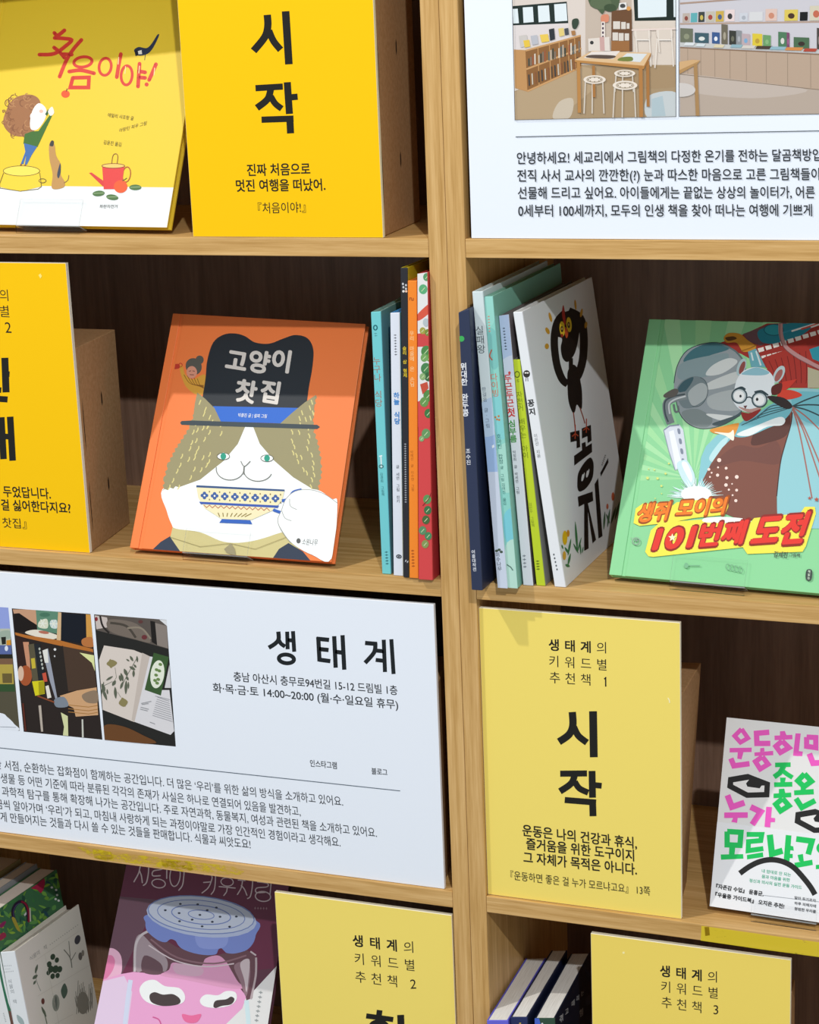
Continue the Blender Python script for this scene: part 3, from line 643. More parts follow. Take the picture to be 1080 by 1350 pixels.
#PART2
# ------------------------------------------------------------------ books
def vec_n(u, v): return u.cross(v).normalized()
class LeanBook:
    """picture book leaning back on a clear stand; q = cover corners bl, br, tr, tl in the photograph, lying on one tilted plane"""
    def __init__(s, label, q, a, yaw, lean, th, cover, pages='#d8d2c4', cat='book', hinge=(.010, .014), gd=.0010, hard=True, board=.0024, group='picture books on display'):
        yw, t = math.radians(yaw), math.radians(lean)
        s.u = Vector((math.cos(yw), math.sin(yw), 0)); s.v = Vector((-s.u.y * math.sin(t), s.u.x * math.sin(t), math.cos(t))); s.n = s.u.cross(s.v)
        s.a = Vector(a); s.q = q; s.c = [on_plane(*k, s.a, s.n) for k in q]
        s.w = (s.c[1] - s.c[0]).length; s.h = (s.c[3] - s.c[0]).length; s.th = th
        base = (s.c[0] + s.c[1]) / 2 - s.n * th
        s.t = thing('picture_book' if hard else 'paperback_book', base, label, cat, group)
        P3 = lambda S, V, d: s.c[0] * (1 - S) * (1 - V) + s.c[1] * S * (1 - V) + s.c[2] * S * V + s.c[3] * (1 - S) * V - s.n * d
        s.P3 = P3
        def slab(mb, s0, s1, t0, t1, d0, d1, m, bev=.0003):
            mb.hexa([P3(s0, t0, d0), P3(s1, t0, d0), P3(s1, t0, d1), P3(s0, t0, d1), P3(s0, t1, d0), P3(s1, t1, d0), P3(s1, t1, d1), P3(s0, t1, d1)], m, bev)
        s.slab = slab; m = mat(cover, .45, .3); g0, g1 = hinge[0] / s.w, hinge[1] / s.w
        s.front = MB()
        if hard:
            slab(s.front, 0, g0, 0, 1, 0, board, m, .0005); slab(s.front, g0, g1, 0, 1, gd, board, m, 0); slab(s.front, g1, 1, 0, 1, 0, board, m, .0005)
        else: slab(s.front, 0, 1, 0, 1, 0, board, m, .0002)
        sp = MB(); slab(sp, 0, .0022 / s.w, 0, 1, board, th - board, m); sp.build('spine', s.t)
        bc = MB(); slab(bc, 0, 1, 0, 1, th - board, th, m); bc.build('back_cover', s.t)
        ins = .0035 if hard else .0003
        pg = MB(); slab(pg, .0024 / s.w, 1 - ins / s.w, ins / s.h, 1 - ins / s.h, board, th - board, M_pages_lean, 0); pg.build('page_block', s.t)
        ge = (g1 + .001) if hard and gd > .0005 else 0
        s.F = Face(s.front, s.c[0], s.n, s.v, [to_px(k) for k in (P3(ge, 0, 0), P3(1, 0, 0), P3(1, 1, 0), P3(ge, 1, 0))], rough=.42, spec=.3)
    def done(s): s.front.build('front_cover', s.t); return s.t
    def stand(s, label, s0, s1, up=.022, z0=0.0, shelf=0.0, rest=.6):
        """clear bent acrylic stand: front lip, ledge, back rest, rear leg"""
        lip = .0030; k = .0012; fl = .0021
        base = (s.c[0] * (1 - (s0 + s1) / 2) + s.c[1] * (s0 + s1) / 2)
        t = thing('display_stand', (base.x, base.y + .02, shelf), label, 'display stand', 'clear display stands')
        def P4(S, vv, d):
            w_ = s.c[0] * (1 - S) + s.c[1] * S + s.v * vv - s.n * d; w_.z = max(w_.z, shelf + .0004); return w_
        def sl(mb, a0, a1, v0, v1, d0, d1):
            i = len(mb.f)
            mb.hexa([P4(a0, v0, d0), P4(a1, v0, d0), P4(a1, v0, d1), P4(a0, v0, d1), P4(a0, v1, d0), P4(a1, v1, d0), P4(a1, v1, d1), P4(a0, v1, d1)], M_clear)
            e = mb.mi(M_cedge)
            for f in range(i, len(mb.f)):
                p_ = [mb.v[x] for x in mb.f[f]]
                nn = (p_[1] - p_[0]).cross(p_[2] - p_[1]).normalized()
                big = max((p_[1] - p_[0]).length, (p_[2] - p_[1]).length) * min((p_[1] - p_[0]).length, (p_[2] - p_[1]).length)
                if big < .0004 * .5: mb.m[f] = e
        mb = MB(); sl(mb, s0, s1, -fl, up, -lip - k, -lip); mb.build('front_lip', t)
        mb = MB(); sl(mb, s0, s1, -fl, -fl + k, -lip, s.th + .001); mb.build('ledge', t)
        mb = MB(); sl(mb, s0 + .02, s1 - .02, -fl, s.h * rest, s.th + .0012, s.th + .0012 + k); mb.build('back_rest', t)
        top = P4((s0 + s1) / 2, s.h * rest, s.th + .002); half = s.u * (s.w * (s1 - s0) * .5 - .02 * s.w)
        fy = top.y + .035; mb = MB()
        d = Vector((0, .0014, 0)); foot = Vector((top.x, min(fy, .27), shelf + .0002))
        mb.hexa([foot - half, foot + half, foot + half + d, foot - half + d, top - half, top + half, top + half + d, top - half + d], M_clear); mb.build('rear_leg', t)
        lp = P4(0, -fl, -lip - k * .5); b0, b1 = P4(s0, -fl, -lip - k), P4(s1, -fl, -lip - k); mb = MB()
        g = Vector((0, -.0014, 0)); f0, f1 = Vector((b0.x, b0.y, shelf + .0002)), Vector((b1.x, b1.y, shelf + .0002))
        mb.hexa([f0, f1, f1 - g, f0 - g, b0, b1, b1 - g, b0 - g], M_clear); mb.build('front_foot', t)
        return t

def scribble(F, a, b, w, col, n=6, fill=.62):
    """small print too small to read: short marks in a line from a to b"""
    dx, dy = (b[0] - a[0]) / n, (b[1] - a[1]) / n; l = math.hypot(dx, dy); px_, py_ = -dy / l * w / 2, dx / l * w / 2
    for i in range(n):
        x, y = a[0] + dx * (i + .5), a[1] + dy * (i + .5); k = fill * .5
        F.stroke([(x - dx * k, y - dy * k), (x + dx * k, y + dy * k)], w * .22, col); F.stroke([(x - px_, y - py_), (x + px_, y + py_)], l * .22, col); F.k -= 2
    F.k += 2

# --- yellow book about a girl (top left)
B = LeanBook('yellow picture book of a girl, dog and watering can, red brushed title, top left', [(-57.6, 295.2), (220, 299.8), (272.5, -19), (-1, -30)], (-.5315, .0321, .008), -4.22, 24.9, .010, '#e3c433')
F = B.F; F.crop(0, 0, 3)
F.poly([(-200, 733), (300, 737), (720, 742), (720, 920), (-200, 900)], '#e0e4e4')
R_ = '#d03a2c'
for st in ([(215, 130), (228, 140), (255, 120)], [(216, 150), (250, 152), (283, 158), (262, 180), (215, 212), (156, 216)], [(214, 188), (235, 205), (255, 228)], [(322, 158), (290, 195), (262, 240), (236, 303)], [(252, 214), (284, 216)],
           [(274, 283), (320, 278), (372, 290)], [(288, 308), (352, 306), (350, 346), (278, 346), (288, 308)], [(478, 214), (470, 255), (462, 305)], [(552, 252), (546, 342)], [(550, 282), (574, 286)], [(548, 306), (574, 308)], [(617, 254), (604, 285), (590, 316)]):
    F.stroke(st, 15, R_, smooth=len(st) > 2 and st[0] != st[-1], cap=True); F.k -= 1
F.k += 1
F.ring(328, 245, 36, 20, 12, R_, -8); F.ring(416, 264, 24, 34, 11, R_, 8); F.ring(501, 298, 22, 38, 11, R_, 4); F.ell(580, 334, 8, 8, R_)
for x0, y0 in ((470, 225), (497, 262), (552, 260), (612, 268)): F.stroke([(x0, y0), (x0 - 3, y0 + 30)], 3, '#f4d8a0')
F.ell(259, 372, 17, 15, '#e8562a'); F.stroke([(266, 350), (262, 362)], 4, '#7a3a20')
F.poly([(530, 200), (548, 186), (580, 190), (600, 172), (622, 138), (629, 140), (608, 185), (585, 212), (548, 220)], '#27324a', smooth=True); F.poly([(532, 200), (548, 196), (556, 216), (536, 222)], '#1a1f2c'); F.poly([(545, 202), (560, 198), (562, 214), (548, 215)], '#e8e6d8'); F.stroke([(575, 215), (572, 238)], 2.5, '#3a3a3a')
# girl
rnd = random.Random(3)
F.poly([(12, 480), (45, 400), (95, 375), (140, 380), (160, 410), (140, 460), (135, 520), (90, 540), (40, 528)], '#9b6a45', smooth=True)
for i in range(46):
    a = rnd.uniform(0, 6.28); r = rnd.uniform(.55, 1.05); x, y = 85 + 66 * r * math.cos(a), 455 + 84 * r * math.sin(a)
    F.ring(x, y, rnd.uniform(7, 15), rnd.uniform(7, 15), 3, rnd.choice(['#8a5a3a', '#7a4e33', '#b08055']), 0, rnd.uniform(0, 180), rnd.uniform(200, 340), n=9); F.k -= 1
F.k += 1
F.poly([(132, 430), (155, 408), (182, 430), (178, 470), (150, 510), (122, 510), (120, 470)], '#f2ebe2', smooth=True); F.ell(132, 460, 13, 15, '#f4eee6'); F.ell(163, 440, 8, 7, '#e8b8a8'); F.poly([(178, 452), (190, 432), (196, 438), (186, 458)], '#2f5b34')
F.poly([(98, 530), (125, 520), (152, 518), (196, 456), (206, 458), (170, 535), (148, 582), (92, 568)], '#3d6a2c', smooth=False); F.poly([(190, 440), (206, 422), (214, 446), (200, 458)], '#f0e4d4', smooth=True)
F.poly([(94, 566), (147, 580), (125, 614), (106, 652), (98, 650), (104, 612), (92, 650), (82, 648), (100, 600)], '#3f6aa6'); F.stroke([(84, 648), (80, 662)], 6, '#8a4a30'); F.stroke([(100, 650), (98, 664)], 6, '#8a4a30')
# cake tin
F.poly([(14, 690), (0, 740), (80, 758), (162, 738), (157, 686)], '#ecc93a', smooth=False); F.ell(85, 676, 72, 20, '#f0d75a')
F.ring(85, 676, 72, 20, 2.5, '#6a5a2a'); F.stroke([(14, 684), (-2, 728), (0, 744), (80, 756), (150, 748), (164, 738), (157, 684)], 2.5, '#6a5a2a'); F.ring(168, 715, 14, 8, 3, '#6a5a2a')
# dog
F.poly([(194, 575), (205, 556), (216, 575), (222, 615), (240, 650), (240, 690), (256, 720), (250, 742), (206, 745), (208, 690), (196, 630)], '#b98d52', smooth=True); F.poly([(196, 575), (204, 556), (213, 560), (210, 578)], '#3a3a38', smooth=True); F.poly([(238, 645), (226, 690), (232, 705), (240, 680)], '#3d4450', smooth=True); F.stroke([(252, 724), (268, 712), (272, 692)], 3, '#8a6a40', smooth=True)
# watering can, apples, leaves
F.ring(500, 690, 16, 30, 4, '#a8502a', 8); F.stroke([(440, 662), (446, 618), (458, 608), (466, 620), (460, 664)], 3, '#8a5a2a', smooth=True)
F.poly([(404, 655), (492, 658), (480, 748), (410, 748)], '#d8413e'); F.ell(448, 656, 45, 9, '#e4c06a'); F.ring(448, 656, 45, 9, 2.5, '#7a3020'); F.poly([(352, 684), (362, 682), (410, 716), (408, 738)], '#cf3e3c')
F.ell(477, 738, 27, 25, '#ea5a2e'); F.stroke([(484, 716), (502, 704)], 3, '#4a5a2a')
for x, y, a in ((390, 765, -5), (444, 780, 8), (535, 741, 0)): F.ell(x, y, 24, 11, '#4d7040', a); F.stroke([(x - 20, y), (x + 20, y - 2)], 2, '#9db48a')
F.text('에밀리 샤프랑 글', (425, 462), (527, 476), 16, '#6a6430', .01); F.text('아망딘 피우 그림', (470, 524), (578, 494), 16, '#6a6430', .01); F.text('김윤진 옮김', (408, 570), (478, 580), 17, '#6a6430', .01); F.text('파란자전거', (393, 823), (463, 823), 14, '#4a4a48', .0)
B.done(); B.stand('clear acrylic stand holding the yellow book about a girl, top left', .305, .605, .026, shelf=0)

# --- orange cat book
B = LeanBook('orange picture book of a cat in a dark hat drinking tea', [(171, 722), (437, 741), (482, 427), (228, 413)], (-.3447, .0118, -.322), -1.3, 27.7, .011, '#f07f42')
F = B.F; F.crop(160, 390, 3.176)
WH = '#eef1ef'; OL = '#98906a'
F.poly([(128, 1065), (165, 1030), (215, 1000), (280, 1080), (280, 1120), (128, 1100)], '#2f3a4c'); F.poly([(215, 968), (360, 985), (560, 1000), (690, 985), (760, 1080), (620, 1110), (260, 1090), (205, 1010)], '#cbbf85')
F.poly([(620, 1120), (660, 1060), (700, 1035), (760, 1070), (810, 1130)], '#2f3a4c')
F.poly([(172, 810), (190, 900), (210, 955), (230, 975), (330, 990), (430, 1030), (530, 1030), (640, 1000), (720, 960), (820, 810), (640, 680), (590, 560), (500, 540), (420, 640), (300, 760)], WH, smooth=True)
OLV = [(318, 405), (350, 430), (390, 470), (416, 525), (520, 545), (488, 620), (430, 690), (330, 770), (240, 800), (172, 818), (178, 760), (195, 700), (225, 640), (262, 585), (286, 545), (300, 500), (310, 450)]
def jag(pts, amp=5, step=11):
    out = []
    for p, q in zip(pts, pts[1:]):
        n = max(1, int(math.hypot(q[0] - p[0], q[1] - p[1]) / step)); l = math.hypot(q[0] - p[0], q[1] - p[1])
        for i in range(n):
            t = i / n; o_ = amp * (1 if i % 2 else -.3); out.append((p[0] + (q[0] - p[0]) * t + (q[1] - p[1]) / l * -o_, p[1] + (q[1] - p[1]) * t + (q[0] - p[0]) / l * o_))
    return out + [pts[-1]]
F.poly(OLV[:8] + jag(OLV[8:] + OLV[:1], 6), OL)
F.poly([(815, 415), (770, 445), (715, 490), (665, 530), (552, 548), (580, 620), (640, 690), (720, 760)] + jag([(820, 820), (836, 750), (836, 690), (822, 620), (806, 570), (800, 520), (808, 460), (815, 415)], 6)[:-1], OL)
rnd = random.Random(5)
marks = []
for i in range(150):
    y = rnd.uniform(425, 800)
    if i % 2:
        x = rnd.uniform(0, 1); x = (330 + (y - 425) * .55 + x * 24 - 14) if y < 520 else 286 - (y - 545) * .40 + 16 + x ** 1.5 * 130
        if y < 520 and x > 400 or x > 470 - max(0, y - 560) * .75: continue
        c_ = ((x, y), (x - 8, y + 20))
    else:
        x = rnd.uniform(0, 1); x = (790 - (y - 430) * .8 + x * 60) if y < 520 else 800 + (y - 560) * .12 - 14 - x ** 1.6 * 110
        if x > 800 + max(0, y - 560) * .11 or x < 690 + max(0, y - 600) * .45: continue
        c_ = ((x, y), (x + 6, y + 20))
    if all(abs(c_[0][0] - m_[0][0]) + abs(c_[0][1] - m_[0][1]) > 24 for m_ in marks): marks.append(c_)
for a, b in marks: F.stroke([a, ((a[0] + b[0]) / 2 + 3, (a[1] + b[1]) / 2), b], 4.5, '#d8cd86'); F.k -= 1
F.k += 1
# old woman with teapot
F.poly([(244, 300), (256, 292), (268, 330), (300, 350), (350, 330), (352, 400), (318, 415), (275, 385), (255, 345)], '#d9a03c', smooth=True)
for k in range(5): F.stroke([(262 + k * 14, 330 + k * 4), (290 + k * 10, 368 + k * 2), (345, 385 + k * 3 - 10)], 2.5, '#8a5a20', smooth=True)
F.ell(303, 296, 33, 36, '#5a5850', -30); F.ell(328, 268, 17, 18, '#5a5850'); F.ell(295, 320, 22, 26, '#d8947a'); F.lines([((283, 316), (292, 314)), ((298, 314), (308, 316)), ((287, 330), (304, 331))], 3, '#6a3a30')
F.poly([(216, 290), (240, 285), (244, 302), (220, 306)], '#c03a2c', smooth=True); F.stroke([(216, 296), (208, 280)], 5, '#c03a2c'); F.ring(248, 290, 7, 8, 3, '#c03a2c')
# hat
F.poly([(338, 440), (352, 350), (360, 270), (385, 195), (430, 162), (480, 158), (520, 170), (560, 195), (620, 200), (680, 178), (730, 164), (780, 178), (804, 225), (800, 300), (786, 380), (778, 440), (775, 468), (390, 466), (345, 430)], '#272d33', smooth=True)
F.poly([(372, 462), (780, 470), (770, 450), (370, 440)], '#272d33')
F.poly([(384, 462), (776, 470), (720, 490), (668, 534), (416, 526), (400, 490)], '#2f69c8')
F.poly([(318, 405), (350, 430), (390, 470), (416, 525), (330, 540), (300, 520), (308, 450)], OL); F.poly([(815, 415), (770, 445), (715, 490), (665, 535), (800, 545), (806, 480)], OL)
for a, b in [m_ for m_ in marks if m_[0][1] < 540]: F.stroke([a, b], 4.5, '#d8cd86'); F.k -= 1
F.k += 1
F.poly([(252, 524), (300, 522), (820, 540), (832, 549), (820, 558), (300, 542), (252, 540), (246, 532)], '#3a464c')
for ch, x, y in (('고', 483, 272), ('양', 577, 276), ('이', 672, 272), ('찻', 522, 400), ('집', 626, 403)): F.char(ch, x, y, 100, '#d9d3cb', .035)
F.text('박종진 글 | 설찌 그림', (488, 507), (608, 512), 16, '#dfe6f4', .02)
# face
for cx, cy in ((427, 672), (610, 680)):
    F.poly([(cx - 26, cy + 2), (cx, cy - 16), (cx + 28, cy), (cx, cy + 14)], WH, smooth=True); F.ring(cx, cy, 26, 14, 2.5, '#5a5848'); F.ell(cx, cy, 12, 14, '#2a9a80')
F.ring(455, 725, 58, 46, 3, '#6a6a62', 0, -10, 190); F.ring(572, 730, 60, 46, 3, '#6a6a62', 0, 20, 190); F.stroke([(500, 692), (515, 714), (540, 692)], 3, '#6a6a62', smooth=True); F.stroke([(515, 714), (513, 748)], 3, '#6a6a62')
# cup
F.poly([(314, 796), (684, 812), (672, 860), (630, 900), (545, 938), (420, 935), (350, 890), (322, 845)], '#e9dfb4'); F.poly([(314, 793), (684, 811), (683, 819), (314, 802)], '#33507e')
F.poly([(326, 862), (660, 878), (655, 888), (332, 872)], '#3355a8'); F.poly([(422, 934), (540, 940), (548, 956), (410, 950)], '#2f5fb4')
for k in range(8):
    x, y = 348 + k * 42.5, 836 + k * 1.8
    for dx, dy in ((9, 0), (-9, 0), (0, 9), (0, -9)): F.ell(x + dx, y + dy, 7.5, 7.5, '#3a5c9a', n=10); F.k -= 1
    F.k += 1; F.ell(x, y, 4, 4, '#f4f0dc', n=8)
    for dy in (-16, 17): F.ell(x + 21, y + dy, 3, 4, '#8a7a50', n=8); F.k -= 1
F.stroke([(345 + k * 12, 880 + k * .6 + (6 if k % 2 else -5)) for k in range(24)], 3, '#b86a4a'); F.lines([((405 + k * 20, 908 + k * .5), (412 + k * 15, 925)) for k in range(8)], 3.5, '#8a7430')
F.stroke([(672, 858), (700, 850), (720, 822), (755, 812)], 12, '#2f5fb4', smooth=True); F.stroke([(636, 896), (670, 908)], 12, '#2f5fb4')
# paw
F.poly([(670, 900), (690, 850), (740, 815), (820, 812), (880, 850), (905, 870), (880, 1100), (800, 1085), (720, 1040), (675, 985), (655, 940)], WH, smooth=True)
F.stroke([(905, 868), (850, 830), (790, 812), (730, 818), (690, 850), (670, 900), (655, 940), (672, 985), (710, 1035)], 2.5, '#9a9a92', smooth=True); F.stroke([(705, 850), (708, 880), (735, 895)], 2.5, '#9a9a92', smooth=True); F.stroke([(672, 900), (685, 930), (712, 942)], 2.5, '#9a9a92', smooth=True)
F.poly([(440, 1075), (430, 1060), (460, 1035), (475, 1060), (480, 1090)], '#9a906e'); F.stroke([(205, 1010), (330, 1050), (455, 1036), (560, 1060), (690, 1010)], 2, '#a89c68')
F.text('소원나무', (756, 1042), (820, 1046), 26, '#3a3a38', .0); F.ell(742, 1026, 9, 11, '#5a5a58')
B.done(); B.stand('clear acrylic stand holding the orange cat book', .28, .60, .024, shelf=-P)

# --- green mouse book
qg = [(803, 757.5), (1152.1, 789), (1197, 430), (856, 420.5)]
B = LeanBook('large green picture book of a mouse with glasses and a metal cannon', qg, (.161, .0268, -.322), -3.16, 29, .011, '#8acf95', hinge=(.0125, .0160))
F = B.F; F.crop(790, 400, 3.375)
cx, cy = 420, 780
for k in range(17):
    a0 = math.radians(178 + k * 11.6); a1 = math.radians(178 + k * 11.6 + 5.8)
    F.poly([(cx, cy), (cx + 1600 * math.cos(a0), cy + 1600 * math.sin(a0)), (cx + 1600 * math.cos(a1), cy + 1600 * math.sin(a1))], '#a4dca4' if k % 2 else '#9cd89c'); F.k -= 1
F.k += 1
F.crop(850, 420, 4.696)
# tank on the back: red and teal stripes
F.poly([(440, 160), (620, 95), (760, 30), (1700, 20), (1700, 330), (1080, 430), (1000, 435), (780, 320), (600, 220)], '#9c2f28')
F.poly([(610, 95), (760, 40), (880, 20), (870, 80), (720, 170), (640, 140)], '#6a4a50'); F.poly([(705, 75), (820, 40), (1000, 20), (1050, 35), (960, 110), (800, 155), (720, 140)], '#1f7f90', smooth=True); F.ell(800, 70, 60, 34, '#2a95a0'); F.ring(800, 70, 60, 34, 5, '#155a68')
for i in range(5):
    F.stroke([(850 + i * 60, 90 - i * 12), (1080 + i * 40, 20 - i * 8)], 10, ['#2f8aa0', '#e8e6e0', '#c8473a', '#e4e2dc', '#2f8aa0'][i]); F.stroke([(700, 200 + i * 3), (870, 160)], 2, '#6a1f1c')
for i in range(9): F.poly([(700 + i * 46, 185 - i * 14), (736 + i * 46, 176 - i * 14), (742 + i * 46, 200 - i * 14), (708 + i * 46, 210 - i * 14)], '#e9e2d8'); F.k -= 1
F.k += 1
for i in range(5): F.poly([(722 + i * 34, 232 - i * 8), (750 + i * 34, 225 - i * 8), (752 + i * 34, 240 - i * 8), (726 + i * 34, 247 - i * 8)], '#e9e2d8'); F.k -= 1
F.k += 1
F.poly([(740, 240), (1000, 150), (1050, 260), (1000, 430), (860, 430), (760, 320)], '#a8332a')
for i in range(7): F.stroke([(770 + i * 38, 262 - i * 10), (800 + i * 34, 330), (820 + i * 30, 400)], 4, '#6a1a18', smooth=True)
F.poly([(1020, 190), (1110, 160), (1700, 100), (1700, 260), (1090, 270), (1040, 250)], '#2a8fa0'); F.poly([(1010, 300), (1100, 330), (1500, 350), (1500, 420), (1010, 430)], '#b3ae90')
F.stroke([(842, 30), (845, 100), (870, 170), (930, 220), (1000, 260), (1100, 310), (1400, 420)], 26, '#b98a88', smooth=True); F.stroke([(838, 30), (838, 105), (862, 178), (925, 232), (1000, 275), (1100, 325)], 4, '#7a5050', smooth=True)
# drum of the cannon
F.poly([(182, 400), (200, 300), (250, 210), (330, 165), (440, 148), (530, 180), (590, 240), (620, 330), (600, 470), (590, 590), (480, 660), (360, 682), (270, 650), (215, 580), (190, 480)], '#8e979a', smooth=True)
F.poly([(240, 260), (300, 190), (400, 152), (480, 160), (520, 190), (400, 230), (290, 280)], '#3d6a72', smooth=True); F.poly([(200, 330), (240, 270), (400, 230), (520, 220), (480, 330), (380, 360), (230, 380)], '#7f9396', smooth=True)
F.poly([(380, 350), (420, 290), (520, 245), (575, 270), (480, 340)], '#c9cecb', smooth=True); F.poly([(390, 400), (560, 330), (610, 345), (560, 400), (400, 440)], '#c3c8c5', smooth=True); F.poly([(400, 480), (600, 440), (600, 560), (420, 560)], '#a9b0af', smooth=True)
F.poly([(230, 580), (330, 560), (420, 620), (380, 675), (280, 650)], '#7a8584', smooth=True); F.poly([(380, 590), (520, 600), (560, 610), (470, 630)], '#d8dcd8', smooth=True); F.poly([(420, 650), (560, 600), (600, 570), (590, 600), (480, 662)], '#4a5a5e', smooth=True)
F.stroke([(182, 400), (200, 300), (250, 210), (330, 165), (440, 148), (530, 178), (600, 245)], 5, '#35474c', smooth=True); F.stroke([(190, 480), (215, 580), (270, 650), (360, 682), (480, 660), (590, 600)], 5, '#46524f', smooth=True); F.stroke([(480, 160), (560, 200), (610, 260), (625, 330)], 10, '#5f7073', smooth=True)
F.poly([(195, 450), (230, 390), (300, 358), (360, 370), (392, 430), (380, 500), (320, 545), (250, 555), (215, 520)], '#6f7d80', smooth=True); F.poly([(270, 460), (340, 400), (385, 420), (380, 490), (300, 540)], '#a5adac', smooth=True); F.poly([(205, 440), (240, 390), (300, 362), (290, 400), (240, 460)], '#38565e', smooth=True); F.ring(325, 455, 65, 92, 4, '#4a5658', 12, -90, 100)
F.stroke([(260, 475), (190, 490), (140, 520), (140, 580), (162, 650)], 50, '#7b8486', smooth=True); F.stroke([(250, 468), (180, 482), (128, 512), (126, 580), (146, 640)], 10, '#3f4c50', smooth=True); F.stroke([(255, 480), (190, 500), (152, 530), (156, 590)], 10, '#c3c8c8', smooth=True)
F.poly([(120, 470), (180, 435), (210, 445), (190, 480), (130, 490)], '#5a5650', smooth=True); F.stroke([(180, 530), (190, 575), (210, 570), (205, 540)], 12, '#66706f', smooth=True)
F.poly([(118, 690), (150, 660), (215, 655), (240, 690), (268, 900), (190, 940), (150, 820)], '#cdd3dd'); F.poly([(150, 700), (180, 690), (230, 900), (195, 930)], '#e6eaf2'); F.stroke([(120, 690), (155, 665), (214, 658)], 8, '#7f8a9a'); F.stroke([(118, 690), (150, 820), (190, 940)], 5, '#8a94a4')
for i in range(4): F.poly([(203 + i * 9, 682 + i * 62), (218 + i * 9, 684 + i * 62), (222 + i * 9, 712 + i * 62), (208 + i * 9, 712 + i * 62)], '#7a8496', smooth=True)
# gloves
F.poly([(490, 120), (520, 90), (590, 95), (640, 135), (690, 170), (670, 195), (610, 205), (570, 150), (510, 150)], '#c58a2e', smooth=True); F.poly([(500, 118), (550, 110), (570, 125), (520, 138)], '#5a3a18', smooth=True); F.stroke([(600, 200), (650, 185), (692, 165)], 8, '#9a6a20')
# coat
F.poly([(640, 205), (690, 185), (750, 300), (660, 300)], '#69a8b2'); F.lines([((660, 210), (672, 260)), ((690, 200), (720, 290))], 10, '#cfdcdc')
F.poly([(800, 500), (900, 440), (1000, 430), (1500, 480), (1700, 1300), (820, 1300), (820, 900), (880, 700)], '#8fc5cb')
F.poly([(910, 520), (980, 450), (1400, 520), (1500, 760), (1000, 640)], '#6fb6c0', smooth=True)
for i, (x1, y1) in enumerate(((1080, 480), (1100, 545), (1100, 620), (1110, 730), (1060, 860), (1040, 880), (990, 900))): F.stroke([(912, 545), ((912 + x1) / 2 + 10, (545 + y1) / 2 - 12), (x1 * 1.0 + (x1 - 912) * .6, y1 + (y1 - 545) * .6)], 9, '#33484c' if i < 3 else '#a06a60', smooth=True)
F.poly([(350, 860), (380, 790), (450, 720), (540, 690), (640, 700), (480, 900), (390, 1100), (320, 1120)], '#86c2ca'); F.poly([(400, 860), (470, 760), (520, 740), (440, 880)], '#b8dde0', smooth=True)
# apron
F.poly([(560, 720), (700, 640), (830, 600), (915, 560), (905, 660), (870, 780), (840, 900), (818, 1100), (822, 1240), (600, 1250), (480, 1200), (400, 1100), (360, 1000), (410, 900), (480, 800)], '#7b4a3c'); F.poly([(700, 680), (830, 640), (900, 600), (880, 720), (760, 770), (660, 780)], '#553028', smooth=True); F.poly([(400, 930), (560, 790), (700, 800), (820, 760), (830, 900), (600, 880)], '#70443a', smooth=True)
F.stroke([(915, 580), (905, 660), (870, 780), (840, 900), (818, 1100)], 6, '#3c2420', smooth=True)
# arm and glove
F.poly([(560, 690), (600, 640), (720, 570), (820, 515), (900, 520), (910, 570), (850, 640), (760, 680), (640, 730), (560, 730)], '#6fb3bd', smooth=True)
for i in range(4): F.stroke([(600 + i * 30, 660 - i * 12), (720 + i * 20, 610 - i * 22), (880, 560 - i * 8)], 6, '#385a60', smooth=True)
F.poly([(570, 715), (700, 660), (830, 610), (870, 625), (850, 660), (760, 670), (650, 725)], '#e2e8e6', smooth=True)
F.poly([(405, 688), (470, 670), (560, 650), (585, 655), (555, 730), (540, 750), (500, 720), (430, 710)], '#d98f34', smooth=True); F.poly([(430, 702), (520, 708), (550, 690), (550, 755), (500, 725)], '#f0ead8', smooth=True)
# mouse head
F.ell(600, 300, 26, 56, '#a9c0c2', 20); F.ell(604, 304, 15, 42, '#8a4a44', 20); F.ell(832, 345, 30, 58, '#b9cccd', 28); F.ell(830, 352, 18, 42, '#a4605a', 28)
F.poly([(555, 440), (575, 370), (620, 320), (690, 300), (760, 320), (800, 370), (800, 440), (760, 510), (700, 570), (640, 580), (580, 555), (545, 500)], '#dfe6e8', smooth=True); F.poly([(600, 340), (690, 302), (770, 330), (740, 350), (640, 350)], '#8cbcc8', smooth=True); F.poly([(580, 545), (640, 580), (700, 570), (720, 545), (650, 560)], '#b88f86', smooth=True)
for x, y in ((587, 478), (712, 502)):
    F.ell(x, y, 50, 50, '#33464c'); F.ell(x, y, 42, 42, '#c5ced0'); F.ell(x - 2, y + 1, 33, 33, '#eef0ee'); F.ring(x, y, 42, 42, 4, '#5f7074')
F.ell(594, 480, 7, 9, '#26292b'); F.ell(697, 500, 8, 10, '#26292b'); F.stroke([(630, 490), (650, 486), (668, 496)], 7, '#2b3a40', smooth=True); F.stroke([(560, 440), (600, 425), (625, 440)], 10, '#2f4248', smooth=True); F.stroke([(680, 455), (725, 448), (765, 475)], 10, '#2f4248', smooth=True)
F.poly([(612, 540), (636, 538), (624, 560)], '#6a4444'); F.poly([(600, 580), (650, 585), (720, 560), (690, 600), (635, 635), (610, 620)], '#8f2a24', smooth=True)
F.poly([(800, 430), (860, 390), (944, 375), (900, 425), (860, 450)], '#c93a2c'); F.poly([(820, 480), (850, 445), (920, 445), (975, 475), (900, 500), (840, 495)], '#d5432f', smooth=True); F.poly([(790, 420), (850, 400), (840, 460), (790, 470)], '#5f2420', smooth=True); F.poly([(760, 480), (860, 490), (915, 540), (880, 560), (800, 520)], '#2f2626', smooth=True)
